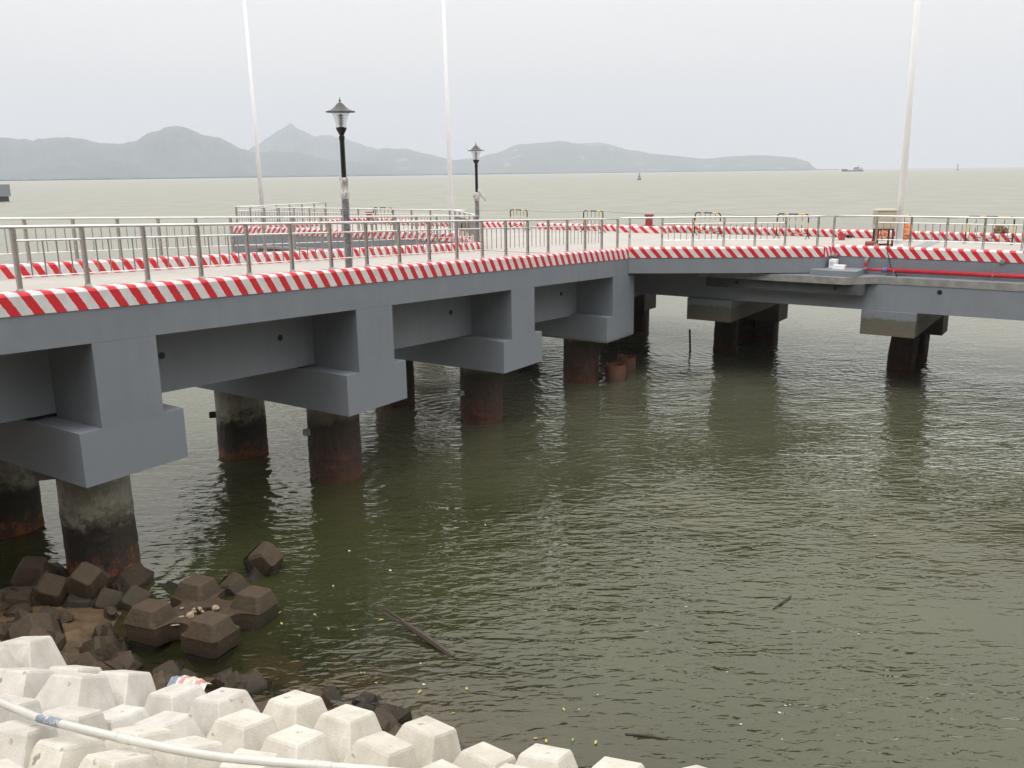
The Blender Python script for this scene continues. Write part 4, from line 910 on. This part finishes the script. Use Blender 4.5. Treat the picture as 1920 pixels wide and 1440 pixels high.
# wet old blocks: (x, y px-derived ground point), tilt
def eul(rx,ry,rz): return (R(rx),R(ry),R(rz))
WETL=[((-5.42,14.02,.20),eul(-5,2,-19),0,'old wet brown four-legged block lying flat in the water with grit in its hollow'),
 ((-4.95,16.0,-.22),eul(55,-20,60),1,'wet brown block tilted on edge farthest out in the water'),
 ((-8.75,15.4,-.0),eul(8,12,15),1,'wet dark block at the foot of the nearest pile, flat topped'),
 ((-7.75,14.8,-.12),eul(28,-25,70),1,'wet dark block leaning just left of the flat one with grit'),
 ((-8.8,13.4,-.15),eul(-22,18,40),0,'wet dark block at the left edge below the pile'),
 ((-6.95,12.9,-.48),eul(22,18,20),1,'half sunk wet block in the hollow left of the gritty one'),
 ((-7.7,12.1,-.12),eul(-26,12,60),0,'wet block just above the left end of the white blocks'),
 ((-5.6,12.05,-.42),eul(18,-14,35),1,'wet rounded block directly below the gritty flat one'),
 ((-4.35,12.95,-.60),eul(-12,16,10),1,'mostly sunk wet block, only a corner showing, right of the gritty one'),
 ((-4.1,11.7,-.42),eul(26,14,55),1,'wet block at the waterline above the middle of the white blocks'),
 ((-2.85,11.55,-.62),eul(24,-24,40),1,'small dark corner of a wet block right of the middle waterline'),
 ((-4.7,10.9,-.12),eul(-30,22,25),0,'wet brown block touching the white blocks, left of the middle'),
 ((-6.4,11.4,-.12),eul(24,-24,80),1,'wet brown block touching the white blocks, far left'),
 ((-3.3,10.7,-.32),eul(26,24,5),1,'wet brown block touching the white blocks, in the middle'),
 ((-3.3,14.1,-.66),eul(22,14,30),1,'almost fully sunk wet block, a single point above the water'),
 ((-9.9,12.4,-.05),eul(24,-18,33),0,'wet dark block at the far left edge of the picture'),
 ((-9.9,14.4,-.15),eul(-16,-18,12),1,'wet dark block behind the others at the far left'),
 ((-8.2,14.75,-.25),eul(35,20,5),1,'wet block tipped over between the pile and the left cluster'),
 ((-7.1,13.6,-.45),eul(-30,25,65),1,'low wet block at the inner edge of the left cluster'),
 ((-8.0,12.7,-.10),eul(30,-30,20),1,'wet block in the thick of the left cluster'),
 ((-6.9,11.9,-.15),eul(-18,-26,75),1,'wet block leaning above the first white blocks'),
 ((-5.5,11.2,-.20),eul(22,-30,48),1,'wet block between the gritty block and the white blocks'),
 ((-9.2,12.0,.0),eul(-25,30,10),1,'wet block low at the far left beside the white blocks'),
 ((-4.0,10.9,-.35),eul(30,20,70),1,'low wet block near the waterline, middle of the rubble')]
for loc,ro,k,lab in WETL:
    if k==1: loc=(loc[0],loc[1],loc[2]-.08)
    o=link('wet_armour_block',AB[k],None,loc); o.rotation_euler=ro; s_=.92 if k==0 else (.86 if loc[0]<-7.3 else .76); o.scale=(s_,s_,s_); bevel(o,.015)
    tag(o,lab,'armour block','old wet armour blocks in the shallows')
# grit and shells in the hollow of the flat block
base=Vector((-5.42,14.02,.20))
GR=MB(); blob(GR,(0,0,0),.05,.04,.025,3,8,6,.5); GRm=GR.mesh('pebble',M_sand)
GR=MB(); blob(GR,(0,0,0),.26,.17,.035,5,18,8,.6); o=link('grit_patch',GR.mesh('grit_patch',M_sand),None,base+Vector((-.28,-.33,.16))); o.rotation_euler=(R(-3),R(5),.5); tag(o,'patch of tan grit lying on the flat wet block','grit',kind='stuff')
for i in range(9):
    p=base+Vector((rg.uniform(-.45,.25),rg.uniform(-.45,.05),.20)); o=link('pebble',GRm,None,p); s_=rg.uniform(.6,1.5); o.scale=(s_,s_,s_); o.rotation_euler=(rg.random(),0,rg.random()*6)
    tag(o,'small tan pebble lying on the flat wet block','pebble','tan pebbles on the wet block')
# granite toe stones
ST=[(-.62,8.45,.42,'grey speckled boulder wedged right of the leaf-marked white block'),(-.18,8.62,.38,'dark boulder right of the speckled one'),(-.45,8.85,.30,'brown boulder just behind the speckled one'),(1.55,7.9,.34,'small mossy boulder at the bottom edge'),(1.15,8.05,.33,'speckled boulder at the right end of the white blocks'),
 (-2.15,9.65,.38,'green tinged boulder behind the white blocks, left of centre'),(-3.05,9.75,.36,'dark flat boulder behind the white blocks'),(-3.7,10.0,.36,'grey cracked boulder in the gap between two white blocks'),(-4.5,10.15,.36,'grey green boulder behind the second white block'),(-5.3,10.55,.34,'flat grey boulder behind the first white block'),(-6.2,10.75,.36,'grey slab stone at the left behind the white blocks'),(-1.4,9.2,.33,'mossy dark stone at the waterline in the middle'),(-1.05,8.95,.28,'small wet stone at the waterline'),(.45,8.3,.28,'half sunk stone by the right white blocks')]
for i,(x,y,r_,lab) in enumerate(ST):
    mb=MB(); blob(mb,(0,0,0),r_*1.15,r_*.9,r_*.8,i*3.7,14,10,.38)
    pv=Vector((x-1.16,y-7.95,0)); b_=pv.dot(LV_)
    o=link('boulder',mb.mesh('boulder',M_granite),None,(x,y,1.05+b_*.6)); o.rotation_euler=(rg.random(),rg.random(),rg.random()*6)
    tag(o,lab,'boulder','granite toe stones along the white blocks')
rg2=random.Random(5); RB=[]
def bed_z(b):
    P_=[(-9,-2.6),(-6.5,-1.3),(-5,-.75),(-3.2,-.42),(-2.4,-.28),(-1.6,-.10),(-.9,.22),(-.2,.45),(.4,.62)]
    for (x0,z0),(x1,z1) in zip(P_,P_[1:]):
        if x0<=b<=x1: return z0+(z1-z0)*(b-x0)/(x1-x0)
    return 0
for k in range(4):
    mb=MB(); blob(mb,(0,0,0),.24,.19,.15,k*5.1+2,7,5,.55); RB.append(mb.mesh('wet_stone',M_wet))
n=0
for i in range(250):
    a=rg2.uniform(-.5,12.8); b=rg2.uniform(-5.6 if a>9.2 else (-2.7 if a>3.5 else -1.3),-.05)
    p=Vector((1.16,7.95,0))+LU*a+LV_*b; z=bed_z(b)+.03+mound(a,b)
    if p.x>1.5: continue
    o=link('wet_stone',RB[i%4],None,(p.x,p.y,z+rg2.uniform(-.05,.12)+.05)); s_=rg2.uniform(.6,1.9); o.scale=(s_,s_,s_); o.rotation_euler=(rg2.random()*3,rg2.random()*3,rg2.random()*6)
    tag(o,'wet brown stone in the rubble between the white blocks and the water','stone','wet rubble stones at the waterline'); n+=1
# white pipe lying over the blocks
pp=[Vector((-8.6,10.6,1.85)),Vector((-7.3,9.65,2.0)),Vector((-6.16,8.84,2.22)),Vector((-5.53,8.38,2.30)),Vector((-5.10,8.12,2.33)),Vector((-4.73,7.93,2.35)),Vector((-3.76,7.57,2.37)),Vector((-2.9,7.33,2.36)),Vector((-2.08,7.29,2.29)),Vector((-1.0,7.25,2.2)),Vector((.8,7.1,2.1))]
pp=[Vector((0,0,H))+(p-Vector((0,0,H)))*.945 for p in pp]
root=thing('white_hose','long white plastic pipe curving over the top armour blocks','pipe',pp[0])
def cr_(P,t):
    i=min(int(t),len(P)-2); f=t-i; g=lambda k:P[max(0,min(len(P)-1,k))]
    a,b,c,d=g(i-1),g(i),g(i+1),g(i+2)
    return .5*((2*b)+(c-a)*f+(2*a-5*b+4*c-d)*f*f+(3*b-a-3*c+d)*f**3)
line=[cr_(pp,k/8) for k in range(8*(len(pp)-1)+1)]
mb=MB(); mb.tube(line,.040,16); build(mb,'pipe_body',M_pvc,root,smooth=True)
for t0,t1,mm_,rr3 in ((4.72,5.18,M_tape,.0412),(5.85,6.0,M_pvc,.0435),(8.2,8.35,M_pvc,.0435)):
    mb=MB(); mb.tube([cr_(pp,t0+(t1-t0)*k/8) for k in range(9)],rr3,14); build(mb,'paint_smear' if mm_ is M_tape else 'joint_sleeve',mm_,root,smooth=True)
# striped plastic sheet, bent wire and an orange leaf on the white blocks
mb=MB(); n_=14
for i in range(n_+1):
    q=i/n_; c_=Vector((-4.22,9.70,1.74))*(1-q)+Vector((-3.74,9.55,1.72))*q+Vector((0,0,.035*math.sin(q*math.pi)))
    for j in range(5):
        f=j/4-.5; mb.v.append(c_+Vector((.05*f,.22*f,-.05*abs(f)*2+.03*noise.noise(Vector((i*.7,j*.9,2))))))
for i in range(n_):
    mb.cm={0:1,1:1,2:0,3:0,4:2,5:0}[(i//2)%6] if False else [1,1,1,0,2,2,0,3,3,0,2,2,0,0][i]
    for j in range(4): b=i*5+j; mb.face([b,b+5,b+6,b+1])
tag(build(mb,'plastic_sheet',[M_pvc,flat_mat('faded_blue',(.20,.25,.31),.5),flat_mat('faded_red',(.55,.25,.20),.5),flat_mat('faded_tan',(.58,.50,.38),.5)],origin=(-3.95,9.6,1.8)),'crumpled plastic sheet with red and blue stripes on the white blocks by the water','plastic sheet')
mb=MB(); mb.tube([(-4.66,9.15,1.35),(-4.66,9.15,1.62),(-4.64,9.13,1.69),(-4.70,9.12,1.70)],.010,6); tag(build(mb,'steel_hook',M_rust,origin=(-4.66,9.15,1.35)),'small bent steel hook sticking up between two white blocks at the left','hook')
o=link('leaf',leafm[0],None,(-.80,8.02,1.52)); o.scale=(2.6,2.2,2.2); o.rotation_euler=(R(62),0,R(-20)); tag(o,'orange leaf resting against a white block near its right end','leaf')

# ------------------------------------------------------------------ distant objects on the water
def px_at(x,D):
    az,_=px_ray(x,320); return Vector((math.sin(az)*D,math.cos(az)*D,0))
B=px_at(1599,2500); root=thing('cargo_ship','small grey working ship with white wheelhouse aft, far out at the right','ship',B)
Ms=Matrix.Translation(B)@Matrix.Rotation(R(-18),4,'Z')
def pr(mb,pts,y0,y1):
    n=len(pts); b=len(mb.v); mb.v+=[Ms@Vector((x,y0,z)) for x,z in pts]+[Ms@Vector((x,y1,z)) for x,z in pts]
    mb.face([b+i for i in range(n)]); mb.face([b+n+i for i in range(n-1,-1,-1)])
    for i in range(n): j=(i+1)%n; mb.face([b+i,b+n+i,b+n+j,b+j])
mb=MB(); pr(mb,[(-26,-.5),(26,-.5),(27,2),(25,3.2),(-12,3.2),(-13,6.2),(-28,6.8)],-4.5,4.5); build(mb,'hull',M_ship,root)
mb=MB(); pr(mb,[(0,3.21),(22,3.21),(22,7.5),(2,7.5)],-3.6,3.6); build(mb,'deckhouse',noise_mat('ship_deckhouse',(.20,.21,.22),(.34,.35,.35),.2,.6,0),root)
mb=MB(); pr(mb,[(1,7.52),(15,7.52),(14,11),(3,11)],-3,3); build(mb,'wheelhouse',M_ship,root)
mb=MB(); pr(mb,[(-1,11.02),(10,11.02),(10,12.8),(-1,12.8)],-3.4,3.4); build(mb,'roof',M_white,root)
mb=MB(); mb.tube([Ms@Vector((12,0,11)),Ms@Vector((12,0,15.5))],.5,6); mb.tube([Ms@Vector((9.5,0,14)),Ms@Vector((14.5,0,14))],.25,6); build(mb,'mast',M_ship,root)
mb=MB(); mb.tube([Ms@Vector((24,0,3)),Ms@Vector((22,0,9)),Ms@Vector((16,0,11))],.5,6); build(mb,'davit',M_ship,root)
def buoy(label,x,D,sc2):
    B=px_at(x,D); root=thing('channel_buoy',label,'buoy',B,'channel buoys')
    mb=MB(); mb.lathe([(1.7*sc2,-.3*sc2),(1.8*sc2,.9*sc2),(1.5*sc2,1.3*sc2),(.4*sc2,1.31*sc2)],12,B); build(mb,'float',M_ship,root)
    mb=MB()
    for k in range(4):
        an=k*math.pi/2+.4; mb.tube([B+Vector((1.3*math.cos(an),1.3*math.sin(an),1.3))*sc2-B*(sc2-1)*0 if sc2==1 else B+Vector((1.3*math.cos(an),1.3*math.sin(an),1.3))*sc2,B+Vector((.4*math.cos(an),.4*math.sin(an),5))*sc2],.13*sc2,5)
    mb.lathe([(1.1*sc2,2.3*sc2),(.9*sc2,3.4*sc2)],8,B,cap=True); build(mb,'tower',M_ship,root)
    mb=MB(); mb.lathe([(.3*sc2,5*sc2),(.35*sc2,5.8*sc2),(.05*sc2,6.4*sc2)],8,B); build(mb,'lantern',M_ship,root)
buoy('dark channel buoy with lattice tower out on the water in the middle',1199,830,1.0)
B=px_at(1795,2500); root=thing('beacon','thin dark beacon mast on the horizon at the far right','beacon',B)
mb=MB(); mb.lathe([(3.2,-.5),(3.0,1.6),(.8,2.5),(.6,12),(.3,17)],8,B); build(mb,'mast',M_ship,root)
mb=MB(); mb.lathe([(1.2,9),(1.3,12),(.4,12.5)],8,B); build(mb,'topmark',M_ship,root)
B=Vector((-187.6,318,0)); root=thing('breakwater_head','grey concrete end of another pier at the left edge of the water','breakwater',B)
mb=MB(); mb.box(-60,7.8,-8,8,1.8,6.0,Matrix.Translation(B)); build(mb,'wall',M_grey,root)
mb=MB(); mb.box(-60,7.2,-7.5,7.5,-1,1.79,Matrix.Translation(B)); build(mb,'footing',M_barnacle,root)

# ------------------------------------------------------------------ haze
mb=MB(); mb.box(-13500,13500,-40,15000,-25,900); hz=build(mb,'haze',None if False else bpy.data.materials.new('haze_air')); tag(hz,kind='stuff')
hm=hz.data.materials[0]; hm.use_nodes=True; t=hm.node_tree; t.nodes.clear()
o=N(t,'ShaderNodeOutputMaterial'); pv=N(t,'ShaderNodeVolumePrincipled'); pv.inputs['Color'].default_value=(.75,.80,.885,1); pv.inputs['Density'].default_value=.000125; pv.inputs['Anisotropy'].default_value=.0
t.links.new(pv.outputs[0],o.inputs['Volume'])
